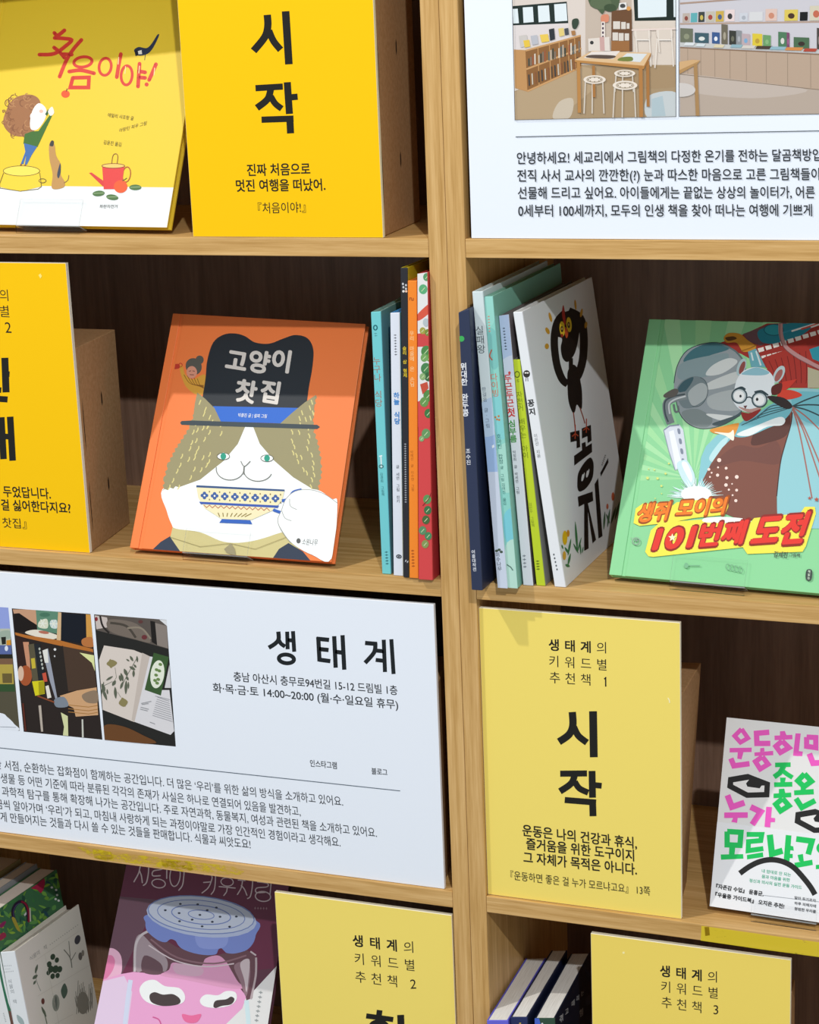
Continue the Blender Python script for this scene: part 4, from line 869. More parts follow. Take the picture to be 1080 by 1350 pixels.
# blast
F.crop(850, 580, 4.696)
F.poly([(200, 150), (235, 125), (265, 130), (305, 200), (310, 260), (270, 290), (225, 230)], '#c6e2e6', smooth=True); F.poly([(230, 150), (260, 140), (295, 220), (285, 260)], '#eef6f6', smooth=True)
rnd = random.Random(9)
for i in range(80):
    a = math.radians(rnd.uniform(175, 365)); r = rnd.uniform(90, 165); x0, y0 = 315, 350
    F.stroke([(x0, y0), (x0 + r * 1.08 * math.cos(a), y0 + r * .72 * math.sin(a))], 14, rnd.choice(['#e8f4f2', '#d2ebe8', '#c2e4e0']), taper=(1, .1)); F.k -= 1
F.k += 1; F.ell(320, 335, 95, 50, '#eaf5f2')
for x, y, r in ((462, 125, 13), (398, 182, 9), (505, 175, 9), (452, 218, 10), (415, 203, 6), (510, 234, 10), (571, 229, 12), (504, 279, 11), (522, 308, 7), (570, 311, 9), (542, 272, 5), (545, 342, 6), (565, 376, 10), (405, 229, 6), (455, 170, 6)): F.ell(x, y, r, r, '#f3d8cc', n=10)
for x, y, r in ((18, 236, 9), (80, 238, 8), (150, 146, 6), (130, 208, 7), (104, 285, 7), (60, 185, 5), (25, 180, 4), (105, 332, 4), (65, 362, 4)): F.ell(x, y, r, r, '#d6dc7a', n=10)
# title
F.crop(790, 400, 3.375)
YH = '#f2e24c'
F.poly([(148, 975), (160, 915), (195, 890), (300, 890), (325, 900), (345, 885), (490, 868), (575, 872), (575, 905), (560, 940), (420, 955), (320, 975), (180, 990)], YH)
F.poly([(220, 1125), (205, 1105), (230, 1010), (270, 975), (480, 960), (655, 960), (665, 985), (690, 955), (830, 940), (895, 935), (915, 905), (960, 905), (965, 935), (920, 1080), (905, 1105), (660, 1115), (640, 1085), (240, 1128)], YH)
F.poly([(470, 955), (560, 950), (660, 960), (660, 975), (480, 975)], '#eef3ea', smooth=True)
def title(st, a, b, h, c_out, c_in, sh):
    F.text(st, (a[0] - 4, a[1] + 4), (b[0] + 4, b[1] + 4), h + 8, c_out, .065, sh); F.text(st, (a[0] + 2, a[1] - 2), (b[0] - 2, b[1] - 2), h - 3, c_in, .04, sh)
title('생쥐', (160, 975), (302, 964), 82, '#9a4a14', '#ee7a1e', .14); title('모이의', (336, 950), (556, 938), 76, '#9a4a14', '#ee7a1e', .14)
title('101', (228, 1106), (412, 1092), 118, '#8f2018', '#e03428', .16); title('번째', (428, 1085), (640, 1068), 104, '#8f2018', '#e03428', .16); title('도전', (664, 1083), (905, 1066), 138, '#8f2018', '#e03428', .2)
def star(F, cx, cy, r, col, rot=-90): F.poly([(cx + (r if i % 2 == 0 else r * .42) * math.cos(math.radians(rot + 36 * i)), cy + (r if i % 2 == 0 else r * .42) * math.sin(math.radians(rot + 36 * i))) for i in range(10)], col)
star(F, 326, 1042, 19, '#f6ecc0'); star(F, 937, 866, 9, '#b0503a'); star(F, 968, 872, 12, '#b0503a')
F.text('김세진', (776, 1128), (838, 1132), 26, '#4a5a4a', .02); F.text('그림책', (846, 1126), (893, 1129), 17, '#4a5a4a', .02)
F.poly([(922, 1190), (935, 1182), (948, 1190), (946, 1225), (932, 1234), (920, 1224)], '#3a4640', smooth=True); F.row('책읽는', (935, 1193), (933, 1222), 13, '#cfe0c8', .02)
F.ring(165, 1058, 16, 15, 5, '#8aa890'); F.ell(165, 1054, 7, 6, '#7a9a84'); F.ell(140, 1044, 7, 5, '#93b498'); F.ell(388, 1166, 10, 12, '#7ab48a'); F.stroke([(395, 1166), (450, 1166)], 4, '#7ab48a')
for k in range(4): F.ring(575 + k * 18, 1172 + k * 4, 9, 14, 3, '#78ae86', -20)
# dark patch of stars at the right
B.done(); B.stand('clear acrylic stand holding the green mouse book', .245, .53, .024, shelf=-P)

# --- white exercise book
qw = [(935.8, 1194.5), (1125.7, 1223), (1147.3, 965.2), (958.2, 945.7)]
B = LeanBook('white paperback with cut-out pink and green title letters and drawn eyes', qw, onZ(935.8, 1194.5, -.652), -2.17, 21.27, .010, '#e4e3e0', hard=False, board=.0006)
F = B.F; F.crop(930, 940, 7.107)
PK, GN, BK = '#ee5cc0', '#17c45c', '#232220'
def sq(pts, col): F.poly(pts, col)
F.stroke([(340, 150), (400, 235), (330, 275), (275, 215), (340, 150)], 42, PK); sq([(228, 328), (436, 324), (434, 366), (228, 370)], PK); sq([(305, 360), (360, 360), (340, 435), (300, 428)], PK); F.stroke([(240, 425), (268, 495), (415, 475)], 51, PK)
F.stroke([(600, 180), (480, 190), (484, 285), (610, 285)], 51, PK); sq([(460, 370), (636, 354), (638, 396), (462, 404)], PK); sq([(515, 330), (552, 325), (556, 360), (515, 365)], PK); F.stroke([(535, 410), (590, 480), (515, 525), (470, 455), (535, 410)], 47, PK)
sq([(648, 212), (816, 204), (818, 246), (650, 256)], PK); sq([(700, 172), (745, 168), (762, 208), (700, 212)], PK); F.stroke([(720, 262), (785, 325), (705, 370), (662, 312), (720, 262)], 49, PK); sq([(846, 190), (895, 192), (872, 405), (822, 400)], PK); sq([(865, 355), (915, 362), (908, 405), (862, 402)], PK)
F.stroke([(950, 225), (1036, 230), (1036, 325), (950, 312), (950, 225)], 49, PK); F.stroke([(975, 380), (1010, 470), (1180, 460)], 54, PK); sq([(1085, 180), (1130, 180), (1130, 380), (1085, 380)], PK); F.stroke([(1150, 260), (1300, 260)], 49, PK)
# eyes
for ox, oy in ((0, 0), (632, 328)):
    F.poly([(215 + ox, 602 + oy), (400 + ox, 570 + oy), (608 + ox, 650 + oy), (600 + ox, 790 + oy), (385 + ox, 795 + oy), (205 + ox, 700 + oy)], BK); F.poly([(262 + ox, 650 + oy), (410 + ox, 625 + oy), (382 + ox, 660 + oy), (395 + ox, 690 + oy), (510 + ox, 706 + oy), (528 + ox, 680 + oy), (555 + ox, 680 + oy), (552 + ox, 740 + oy), (400 + ox, 745 + oy), (262 + ox, 672 + oy)], '#e9e7e3')
# green words
sq([(655, 465), (800, 462), (800, 505), (655, 508)], GN); F.stroke([(740, 490), (700, 560), (645, 600)], 49, GN); F.stroke([(730, 545), (770, 575), (818, 605)], 42, GN); sq([(645, 650), (815, 645), (816, 690), (646, 694)], GN); sq([(700, 605), (755, 605), (745, 655), (705, 655)], GN); sq([(640, 755), (805, 745), (806, 788), (640, 798)], GN); sq([(690, 712), (740, 708), (750, 750), (690, 755)], GN); F.stroke([(725, 800), (785, 868), (705, 918), (660, 855), (725, 800)], 49, GN)
F.stroke([(930, 570), (995, 640), (925, 690), (868, 635), (930, 570)], 51, GN); sq([(832, 725), (1015, 712), (1018, 762), (834, 770)], GN); sq([(895, 680), (945, 690), (940, 725), (895, 725)], GN); F.stroke([(850, 800), (905, 885), (1030, 820)], 51, GN)
# pink 누가
F.stroke([(208, 770), (250, 880), (368, 840)], 56, PK); sq([(178, 932), (398, 930), (398, 982), (178, 984)], PK); sq([(262, 980), (305, 980), (298, 1030), (245, 1020)], PK)
F.stroke([(425, 880), (520, 925), (440, 1045)], 56, PK); sq([(572, 878), (625, 882), (608, 1072), (555, 1066)], PK); sq([(605, 980), (655, 985), (652, 1022), (600, 1022)], PK)
# lower white paper band
bnd = MB(); tb = .445; K3 = B.P3
bnd.hexa([K3(0, 0, -.0003), K3(1, 0, -.0003), K3(1, 0, -.00005), K3(0, 0, -.00005), K3(0, tb, -.0003), K3(1, tb, -.0003), K3(1, tb, -.00005), K3(0, tb, -.00005)], mat('#e9eaeb', .3, .4))
FB = Face(bnd, B.c[0] + B.n * .0003, B.n, B.v, [to_px(k) for k in (K3(0, 0, -.0003), K3(1, 0, -.0003), K3(1, tb, -.0003), K3(0, tb, -.0003))], rough=.3, spec=.4)
F0 = F; F = FB
F.crop(930, 940, 7.107)
F.stroke([(205, 1110), (335, 1118), (325, 1240), (205, 1235), (205, 1110)], 51, GN); sq([(225, 1250), (282, 1255), (275, 1325), (222, 1325)], GN); sq([(145, 1325), (355, 1322), (358, 1365), (148, 1375)], GN)
F.stroke([(388, 1138), (530, 1138), (520, 1195), (405, 1205), (402, 1290), (545, 1270)], 47, GN); sq([(390, 1330), (540, 1305), (545, 1350), (392, 1372)], GN)
F.stroke([(605, 1140), (625, 1320), (725, 1290)], 59, GN); sq([(755, 1142), (808, 1148), (790, 1390), (735, 1380)], GN); sq([(790, 1240), (825, 1250), (830, 1290), (788, 1285)], GN); sq([(785, 1320), (820, 1320), (820, 1360), (780, 1360)], GN)
F.stroke([(852, 1180), (1000, 1200), (965, 1325)], 54, GN); sq([(865, 1330), (915, 1320), (925, 1400), (880, 1390)], GN)
F.crop(930, 1100, 7.2)
sq([(845, 270), (1015, 240), (1022, 290), (860, 320)], GN); F.ring(1130, 130, 60, 46, 30, GN); sq([(1050, 290), (1300, 270), (1300, 320), (1050, 330)], GN)
F.stroke([(328, 370), (420, 305), (520, 258), (630, 240), (740, 260), (840, 315), (930, 410), (1000, 500), (1042, 572)], 52, BK, smooth=True)
F.text('내 맘대로 안 되는', (535, 362), (812, 402), 34, '#46b08a', .02); F.text('몸과 마음을 위한', (535, 415), (802, 452), 34, '#46b08a', .02); F.text('정신과 의사의 실전 운동 가이드', (417, 453), (915, 522), 34, '#46b08a', .02)
F.text('『자존감 수업』 윤홍균,', (100, 512), (552, 588), 44, '#2a2a2a', .03); F.text('『우울증 가이드북』 오지은 추천!', (92, 590), (748, 706), 44, '#2a2a2a', .03)
F.stroke([(552, 578), (1080, 640), (1400, 680)], 3, '#7a7f86')
for k in range(3): F.text(('알아 두기조차', '하루 피해자에', '평범한 우리를')[k], (845, 615 + k * 52), (1050, 645 + k * 52), 30, '#55585c', .02)
bo = bnd.build('paper_band', B.t); bo['label'] = 'white paper band around the lower half'
B.done()
B.stand('clear acrylic stand holding the white book with pink and green letters', .30, .75, .012, shelf=-2 * P)

# --- pig in a jar
zj = -.982
aj = onZ(105, 1447, zj); bj = onZ(333, 1484, zj)
B = LeanBook('dark plum picture book of a pink pig inside a lidded glass jar', [(105, 1447), (333, 1484), (386, 1134), (174.5, 1101)], aj, math.degrees(math.atan2(bj.y - aj.y, bj.x - aj.x)), 24, .010, '#5f3a48', hinge=(.008, .012), gd=.0003)
F = B.F; F.crop(110, 1110, 5.627)
F.poly([(265, 60), (1700, 60), (1700, 900), (900, 1000), (300, 990), (200, 800)], '#6b3048'); F.poly([(225, 400), (560, 430), (420, 700), (280, 990), (150, 990)], '#6a4b58')
F.crop(110, 1120, 3.724)
F.poly([(960, 560), (830, 700), (760, 760), (600, 1000), (1000, 1400), (1100, 560)], '#e4e4e2')
F.poly([(90, 560), (100, 500), (140, 484), (178, 510), (190, 560), (178, 620), (110, 640)], '#e8b4cc', smooth=True); F.poly([(95, 560), (110, 525), (140, 520), (155, 550), (140, 600), (100, 640)], '#df7fa8', smooth=True)
F.poly([(90, 640), (180, 612), (250, 600), (400, 615), (600, 640), (760, 670), (800, 720), (780, 780), (700, 857), (560, 1200), (-40, 1200), (40, 860)], '#e9a6cf'); F.poly([(80, 650), (200, 620), (240, 700), (200, 1000), (0, 1200), (40, 860)], '#e2cbe2')
# jar
F.poly([(245, 480), (270, 415), (320, 395), (460, 480), (640, 520), (800, 490), (850, 530), (848, 600), (830, 730), (800, 740), (790, 680), (400, 615), (240, 600)], '#6b4a52')
F.poly([(250, 470), (280, 415), (340, 470), (410, 540), (400, 600), (330, 570), (262, 600)], '#a5949a', smooth=True); F.poly([(300, 520), (380, 560), (380, 612), (290, 600)], '#6a4f56', smooth=True)
F.poly([(380, 618), (420, 590), (440, 555), (520, 570), (580, 570), (600, 535), (660, 520), (700, 550), (730, 600), (760, 650), (790, 680), (700, 680), (500, 640)], '#dc9dbf', smooth=True); F.poly([(450, 560), (580, 580), (570, 620), (460, 610)], '#d4acc0', smooth=True)
F.poly([(740, 570), (800, 550), (820, 600), (800, 720), (770, 650)], '#93757e', smooth=True); F.poly([(770, 560), (815, 540), (810, 640), (800, 700), (790, 640)], '#cbbcc0', smooth=True)
for pts, w_, c_ in (([(252, 600), (255, 480), (280, 425), (320, 400)], 12, '#c9bfc2'), ([(232, 640), (215, 760), (190, 1000)], 22, '#d2d8ec'), ([(848, 530), (846, 620), (822, 735)], 10, '#b9a9ac'), ([(800, 740), (810, 860), (800, 1000)], 22, '#cfe6ea'), ([(330, 440), (460, 530), (640, 560), (800, 520)], 8, '#8d6a72'), ([(320, 470), (450, 545), (600, 575), (740, 560)], 6, '#d8c8cc'), ([(820, 500), (848, 520)], 8, '#c5b6ba')): F.stroke(pts, w_, c_, smooth=True)
F.poly([(305, 360), (320, 318), (580, 300), (850, 350), (846, 420), (832, 462), (800, 494), (745, 510), (705, 508), (690, 496), (676, 484), (662, 492), (650, 514), (600, 518), (540, 508), (490, 490), (466, 470), (452, 448), (428, 440), (404, 455), (368, 446), (330, 418), (310, 395)], '#7d8fd0', smooth=True); F.poly([(560, 400), (700, 410), (690, 480), (570, 480)], '#8f9fdc', smooth=True)
F.ell(580, 330, 272, 98, '#b3bfdc', 7); F.ell(580, 322, 262, 88, '#c2cbdc', 7)
for rx, ry, w_ in ((262, 90, 5), (216, 70, 4), (146, 46, 5), (64, 22, 4)): F.ring(578, 320, rx, ry, w_, '#7587bd', 6)
for x, y in ((476, 267), (561, 269), (653, 285), (751, 329), (671, 330), (470, 312), (402, 298), (572, 321), (534, 344), (633, 355), (472, 352), (583, 377), (718, 379), (608, 298)): F.ell(x, y, 7, 5, '#3a4050', n=10)
F.poly([(275, 690), (300, 650), (350, 640), (400, 670), (470, 680), (498, 715), (490, 750), (440, 765), (360, 765), (300, 740)], '#f0f2f0', smooth=True); F.poly([(325, 715), (350, 700), (390, 712), (440, 710), (475, 735), (465, 760), (390, 768), (335, 750)], '#4a3f3f', smooth=True)
F.poly([(572, 740), (600, 712), (660, 715), (700, 695), (745, 700), (752, 735), (720, 765), (650, 778), (590, 768)], '#f0f2f0', smooth=True); F.poly([(638, 768), (650, 742), (700, 735), (725, 722), (742, 735), (725, 760), (680, 768), (650, 778)], '#4a3f3f', smooth=True)
F.poly([(485, 808), (530, 815), (578, 808), (560, 845), (525, 852), (495, 840)], '#e8709e', smooth=True); F.stroke([(340, 822), (370, 835), (385, 870)], 6, '#d05f96', smooth=True)
scribble(F, (872, 690), (848, 850), 18, '#9aa0a0', 7)
LN = '#d8c6cc'
F.crop(110, 1110, 5.627)
def hand(pts, sm=True): F.stroke(pts, 9, LN, smooth=sm, cap=True); F.k -= 1
hand([(400, 150), (440, 150)]); hand([(425, 160), (410, 230), (375, 295)]); hand([(415, 210), (430, 250), (437, 302)]); hand([(485, 150), (482, 230), (468, 300), (445, 322)])
hand([(520, 150), (590, 160), (585, 200), (520, 215), (515, 250), (570, 250)]); hand([(620, 150), (618, 270)]); hand([(585, 190), (618, 192)]); F.ring(558, 308, 50, 32, 8, LN, 8)
F.ring(680, 250, 38, 80, 8, LN, 5); hand([(755, 120), (745, 250), (735, 320), (708, 358)])
F.crop(240, 1130, 6.133)
hand([(180, 140), (240, 150), (235, 200), (210, 250), (162, 290)]); hand([(175, 205), (230, 200)]); hand([(272, 140), (268, 220), (258, 270), (236, 300)])
F.ring(365, 200, 50, 34, 8, LN, 5); hand([(300, 238), (430, 250)]); hand([(366, 245), (360, 280), (338, 310)])
hand([(455, 185), (510, 190)]); hand([(490, 190), (478, 250), (448, 302)]); hand([(480, 230), (505, 260), (525, 308)]); hand([(572, 190), (566, 260), (552, 318), (530, 335)])
hand([(610, 200), (690, 212), (688, 240), (605, 250), (602, 285), (670, 285)]); hand([(722, 200), (712, 300)]); F.ring(655, 318, 62, 40, 9, LN, 6)
scribble(F, (580, 412), (695, 416), 20, '#a8848e', 5)
B.done()

# ------------------------------------------------------------------ books standing with their spines out
class SpineBook:
    """bl, br, tl, tr: spine corners in the photograph, spine lies at depth y0"""
    def __init__(s, label, px4, y0, zb, D, spine, cover, back=None, yaw=0, ft=.0016, soft=True, pages=None, group='books standing with their spines out', inset=.0025, name='picture_book', top_dip=0.0, low=None):
        bl, br, tl, tr = px4
        c = [onY(*k, y0) for k in (bl, br, tr, tl)]
        if low is not None:            # extend down to the shelf below the frame
            for i, j in ((0, 3), (1, 2)):
                k = (c[j].z - zb - .0003) / (c[j].z - c[i].z); c[i] = c[j] + (c[i] - c[j]) * k
        c[0].z = c[1].z = zb + .0003
        s.c = c; s.dir = Vector((math.sin(math.radians(yaw)), math.cos(math.radians(yaw)), 0))
        w = (c[1] - c[0]).length
        s.t = thing(name, (c[0] + c[1]) / 2 + s.dir * D * .5, label, 'book', group)
        P3 = lambda S, V, d: c[0] * (1 - S) * (1 - V) + c[1] * S * (1 - V) + c[2] * S * V + c[3] * (1 - S) * V + s.dir * d
        def slab(mb, s0, s1, t0, t1, d0, d1, m, bev=.0003):
            mb.hexa([P3(s0, t0, d0), P3(s1, t0, d0), P3(s1, t0, d1), P3(s0, t0, d1), P3(s0, t1, d0), P3(s1, t1, d0), P3(s1, t1, d1), P3(s0, t1, d1)], m, bev)
        f = ft / w; h = (c[3] - c[0]).length
        s.sp = MB(); slab(s.sp, 0, 1, 0, 1, 0, .0016, mat(spine, .4, .35), .0006)
        s.fc = MB(); slab(s.fc, 1 - f, 1, 0, 1, .0016, D, mat(cover, .4, .35), .0002)
        b = MB(); slab(b, 0, f, 0, 1, .0016, D, mat(back or cover, .4, .35), .0002); b.build('back_cover', s.t)
        p_ = MB(); slab(p_, f, 1 - f, inset / h, 1 - (inset + top_dip) / h, .0016, D - inset, mat(pages, .7, .15) if pages else M_pages, 0); p_.build('page_block', s.t)
        s.FS = Face(s.sp, c[0], (0, -1, 0), c[3] - c[0], [to_px(k) for k in c], rough=.4, spec=.35)
        n = s.dir.cross(c[2] - c[1]).normalized()
        s.FC = Face(s.fc, c[1], n, c[2] - c[1], [to_px(k) for k in (c[1] + s.dir * .0017, c[1] + s.dir * D, c[2] + s.dir * D, c[2] + s.dir * .0017)], rough=.4, spec=.35)
    def done(s): s.sp.build('spine', s.t); s.fc.build('front_cover', s.t)
zB = -P
GL = 'books upright beside the centre divider, left case'
b = SpineBook('slim mint picture book, leftmost upright spine right of the orange cat book', ((504, 757), (515.5, 757.5), (489, 411.5), (502, 410.5)), .0045, zB, .19, '#74ccd0', '#6f9a92', group=GL, yaw=-3)
F = b.FS; F.crop(470, 330, 3)
F.ring(75, 306, 7, 9, 5, '#1f6a72'); scribble(F, (75, 325), (77, 342), 12, '#4f8f94', 2)
F.row('누구나 식당', (80, 437), (88, 604), 38, '#a5654f', .0)
F.stroke([(90, 815), (102, 812)], 5, '#e8f4f4'); F.stroke([(97, 815), (99, 860)], 5, '#e0efee'); F.ring(98, 855, 8, 6, 4, '#4a7a7a'); F.row('김경희 그림책', (99, 886), (105, 966), 15, '#3d7a80', .0)
scribble(F, (118, 1188), (122, 1245), 12, '#2f6a70', 5)
F = b.FC; F.poly([(112, 262), (135, 240), (140, 1290), (130, 1290)], '#5f8f86'); F.poly([(112, 270), (130, 258), (136, 620), (120, 640)], '#4a6662', smooth=True); F.poly([(118, 520), (134, 500), (138, 700), (126, 640)], '#3a5350', smooth=True)
b.done()
b = SpineBook('white picture book with blue vertical title beside the mint spine', ((519, 759), (531.5, 760), (514.5, 412.5), (526.8, 412)), .0017, zB, .19, '#dfe4ee', '#2f8ad0', group=GL)
F = b.FS; F.crop(470, 330, 3)
scribble(F, (153, 330), (156, 418), 10, '#55585f', 8); F.row('하늘 식당', (158, 574), (161, 676), 36, '#3a86cc', .03)
F.row('글 세연 그림 핀키', (163, 856), (165, 992), 16, '#5a6068', .0); F.ring(168, 1211, 9, 6, 4, '#3a4048', 10); F.ell(168, 1211, 4, 3, '#3a4048')
b.done()
b = SpineBook('tall black picture book with yellow vertical title, left of the orange spine', ((532, 761.5), (539.2, 762), (528, 353), (537.4, 353)), -.0019, zB, .21, '#2b2b30', '#b5a41c', group=GL)
F = b.FS; F.crop(470, 330, 3)
for x, y in ((184, 133), (196, 138), (186, 146), (196, 152)): F.ell(x, y, 4, 5, '#c9c9cc', n=8)
F.ell(186, 162, 5, 5, '#e8e4e0', n=8); F.ell(197, 162, 5, 5, '#e8c0a8', n=8)
F.row('슬리 삼 형제', (190, 388), (193, 494), 23, '#e0c52a', .02); scribble(F, (193, 762), (195, 1000), 8, '#b9bcc2', 26); scribble(F, (192, 1226), (206, 1234), 10, '#d9d9dc', 2)
b.done()
b = SpineBook('slim bright orange picture book between the black and tomato patterned spines', ((540, 762.5), (551.5, 763), (537.5, 370), (549.5, 370)), -.0027, zB, .19, '#f58a2a', '#e07a20', group=GL)
F = b.FS; F.crop(470, 330, 3)
F.stroke([(211, 198), (211, 188), (217, 188), (219, 198), (225, 198), (225, 188)], 3.5, '#a8501a'); F.row('우리 마을에 온 손님', (219, 328), (221, 530), 24, '#fbd8a2', .0); F.row('박혜선 글 이수연 그림', (219, 798), (223, 946), 15, '#b8601c', .0)
scribble(F, (222, 1182), (225, 1255), 12, '#a8501a', 6)
b.done()
b = SpineBook('red and white tomato patterned picture book against the divider', ((552, 764.5), (570.5, 765.5), (550.5, 361), (563.4, 359)), -.0054, zB, .19, '#d8494a', '#c03a3c', group=GL, ft=.002)
F = b.FS; F.crop(470, 330, 3)
F.poly([(235, 60), (310, 60), (310, 640), (235, 655)], '#e6e5e3'); F.poly([(240, 255), (290, 210), (300, 235), (262, 270), (240, 278)], '#dc5a44', smooth=True); F.poly([(238, 330), (310, 322), (310, 380), (238, 382)], '#d24a4a')
F.poly([(240, 600), (280, 580), (310, 600), (310, 700), (235, 700)], '#d8494a')
for x, y, r, c_ in ((264, 154, 17, '#5fae7a'), (278, 106, 14, '#5a9a68'), (262, 318, 12, '#a9a34a'), (282, 325, 12, '#7a8f3c'), (276, 400, 20, '#4f8a4a'), (290, 425, 14, '#6aa04a'), (268, 425, 14, '#77a860'), (275, 468, 20, '#4a8550'), (285, 500, 16, '#36683c'), (262, 500, 12, '#8fb277'), (285, 575, 20, '#578f4a'), (268, 600, 17, '#6a9a52'), (285, 645, 16, '#3f7a44'), (275, 725, 17, '#6a9a62'), (258, 745, 10, '#86ad74'), (280, 985, 16, '#5f9a5a'), (282, 1028, 15, '#3f7348'), (275, 1066, 15, '#4a6a3c'), (262, 1108, 15, '#5f8f66'), (284, 1130, 14, '#4a8a5c'), (272, 1162, 14, '#8a9a58')):
    F.ell(x, y, r, r * 1.15, c_); F.stroke([(x - r * .4, y + r * .5), (x + r * .4, y - r * .4)], 2.5, '#cfe0b0')
F.poly([(252, 530), (280, 520), (285, 545), (262, 570)], '#c9513c'); F.ell(275, 285, 12, 16, '#b9c3c8'); F.stroke([(262, 1010), (290, 975), (305, 920)], 3, '#7a2f2a', smooth=True)
F = b.FC
for x, y, r, c_ in ((318, 420, 14, '#4f8a4a'), (312, 560, 14, '#3f6a3a'), (318, 940, 18, '#3f6a40'), (322, 1010, 14, '#4a7a48')): F.ell(x, y, r * .6, r * 1.5, c_)
b.done()

GR = 'books leaning beside the centre divider, right case'
b = SpineBook('navy cloth picture book with white title and green pea dot, leaning on the divider', ((622, 780.5), (636, 780.5), (604.4, 412), (618.4, 407)), -.026, zB, .21, '#2f3852', '#232b45', group=GR, ft=.0022)
F = b.FS; F.crop(590, 330, 2.872)
F.ell(53, 335, 11, 11, '#3fae58'); F.row('위대한 완두콩', (61, 440), (68, 615), 33, '#eceef2', .025); F.row('조수진', (78, 760), (80, 803), 20, '#e4e6ec', .015); F.row('어흥대작전', (98, 1142), (103, 1208), 16, '#dfe2ea', .02)
F = b.FC; F.stroke([(135, 340), (140, 700), (150, 1000), (160, 1180)], 4, '#2f5a5a', smooth=True); F.stroke([(160, 1150), (175, 1185), (195, 1160)], 4, '#3a6a66', smooth=True)
b.done()
b = SpineBook('pale blue picture book with hand lettered dark title, just right of the navy book', ((656.5, 774), (669.3, 774), (622.5, 384.5), (636.5, 384)), -.0135, zB, .205, '#d5e2e2', '#c3d2d2', group=GR)
F = b.FS; F.crop(590, 330, 2.872)
F.poly([(120, 640), (200, 640), (205, 845), (140, 845)], '#9fbce2'); F.poly([(120, 590), (190, 560), (195, 680), (130, 700)], '#bcd2e6', smooth=True); F.poly([(140, 840), (205, 838), (230, 1280), (180, 1280)], '#cdd7e6'); F.poly([(168, 740), (176, 735), (178, 745), (170, 750)], '#f0f4f6')
F.row('실패왕', (122, 303), (128, 374), 42, '#3a474c', .0); F.row('한걸음 글·그림', (138, 526), (153, 664), 18, '#55677a', .0)
for x, y in ((186, 1138), (196, 1134), (204, 1142)): F.ell(x, y, 6, 5, '#4a5a4a')
F.row('미수나무', (190, 1152), (198, 1206), 19, '#3f4a50', .0)
F = b.FC; F.poly([(168, 145), (185, 118), (192, 128), (178, 152)], '#d8746c'); F.poly([(196, 130), (330, 60), (330, 78), (200, 148)], '#d9dedc'); F.poly([(318, 70), (328, 62), (332, 74)], '#c9a070')
b.done()
b = SpineBook('aqua watercolour picture book with coral vertical title, between two pale spines', ((669.4, 774), (682.5, 774), (638.5, 391), (649.5, 390.5)), -.0115, zB, .22, '#8fd3c6', '#7fb8a4', group=GR)
F = b.FS; F.crop(590, 330, 2.872)
for pts, c_ in (([(140, 180), (175, 180), (180, 260), (150, 290)], '#9ad9cc'), ([(150, 300), (190, 320), (195, 430), (165, 440)], '#7fc4bc'), ([(170, 560), (215, 560), (225, 700), (185, 700)], '#86d0d0'), ([(190, 760), (235, 740), (245, 900), (205, 900)], '#a8dccc'), ([(215, 1000), (262, 980), (265, 1100), (222, 1100)], '#7ccbd6'), ([(220, 1120), (270, 1110), (270, 1280), (232, 1280)], '#b9dfd0')): F.poly(pts, c_, smooth=True)
scribble(F, (156, 245), (160, 312), 8, '#d88a74', 6); F.stroke([(168, 376), (160, 400), (170, 416)], 5, '#b5604a', smooth=True); F.row('다이빙', (176, 480), (182, 540), 33, '#d56a50', .0)
for x, y in ((182, 632), (194, 628), (188, 640), (196, 642)): F.ell(x, y, 4, 4, '#c87a3c', n=8)
F.row('호마킨 캅정', (194, 704), (203, 800), 24, '#2f6a66', .0); F.row('글 그림', (206, 822), (209, 868), 14, '#3f7a74', 0); F.row('김여진 옮김', (212, 888), (217, 958), 15, '#3f7a74', 0); F.stroke([(225, 1190), (240, 1200), (248, 1212)], 4, '#5a7a70')
F = b.FC
for pts, c_ in (([(160, 160), (260, 110), (260, 200), (170, 240)], '#8cc8b0'), ([(215, 640), (240, 640), (250, 1100), (240, 1200)], '#c9b48a'), ([(205, 500), (225, 520), (232, 640), (212, 640)], '#9ab8a0'), ([(370, 80), (385, 70), (388, 130), (372, 140)], '#4f7a70')): F.poly(pts, c_, smooth=True)
F.ell(216, 645, 8, 16, '#b06a3a'); F.ell(238, 870, 8, 14, '#2f6a4a')
F.lines([((235 + k * 2, 760 + k * 36), (246 + k * 2, 756 + k * 36)) for k in range(13)], 4, '#7a9a8c')
b.done()
b = SpineBook('white picture book with red and green vertical title, pale blue at its top', ((690, 771), (703, 771), (658, 416.5), (670.5, 414.5)), 0.0, zB, .21, '#e6e9ee', '#6a6264', group=GR)
F = b.FS; F.crop(590, 330, 2.872)
F.poly([(185, 230), (245, 230), (250, 420), (210, 440)], '#b9c9e6'); F.poly([(205, 420), (252, 400), (256, 470), (212, 470)], '#d5dcec', smooth=True); scribble(F, (213, 290), (222, 380), 9, '#3f4a5c', 8)
F.ell(235, 464, 5, 6, '#d84a44'); F.row('두근두근', (229, 484), (238, 578), 35, '#d83c38', .028); F.char('첫', 241, 614, 36, '#d83c38', .028); F.row('심부름', (245, 656), (250, 714), 34, '#3f9a3c', .028)
F.row('박정희 글 박세연 그림', (253, 764), (267, 916), 17, '#5a5f68', 0); scribble(F, (290, 1150), (294, 1205), 12, '#8a8f98', 4)
F = b.FC; F.poly([(236, 260), (262, 250), (264, 400), (246, 410)], '#5a4a48'); F.ell(248, 320, 8, 30, '#8a5a40')
b.done()
b = SpineBook('lime green spined picture book directly left of the white rooster book', ((707.5, 771), (719, 771), (676, 474), (685.5, 474)), .002, zB, .20, '#bfd22c', '#8d8d8a', group=GR, yaw=.3)
F = b.FS; F.crop(590, 330, 2.872)
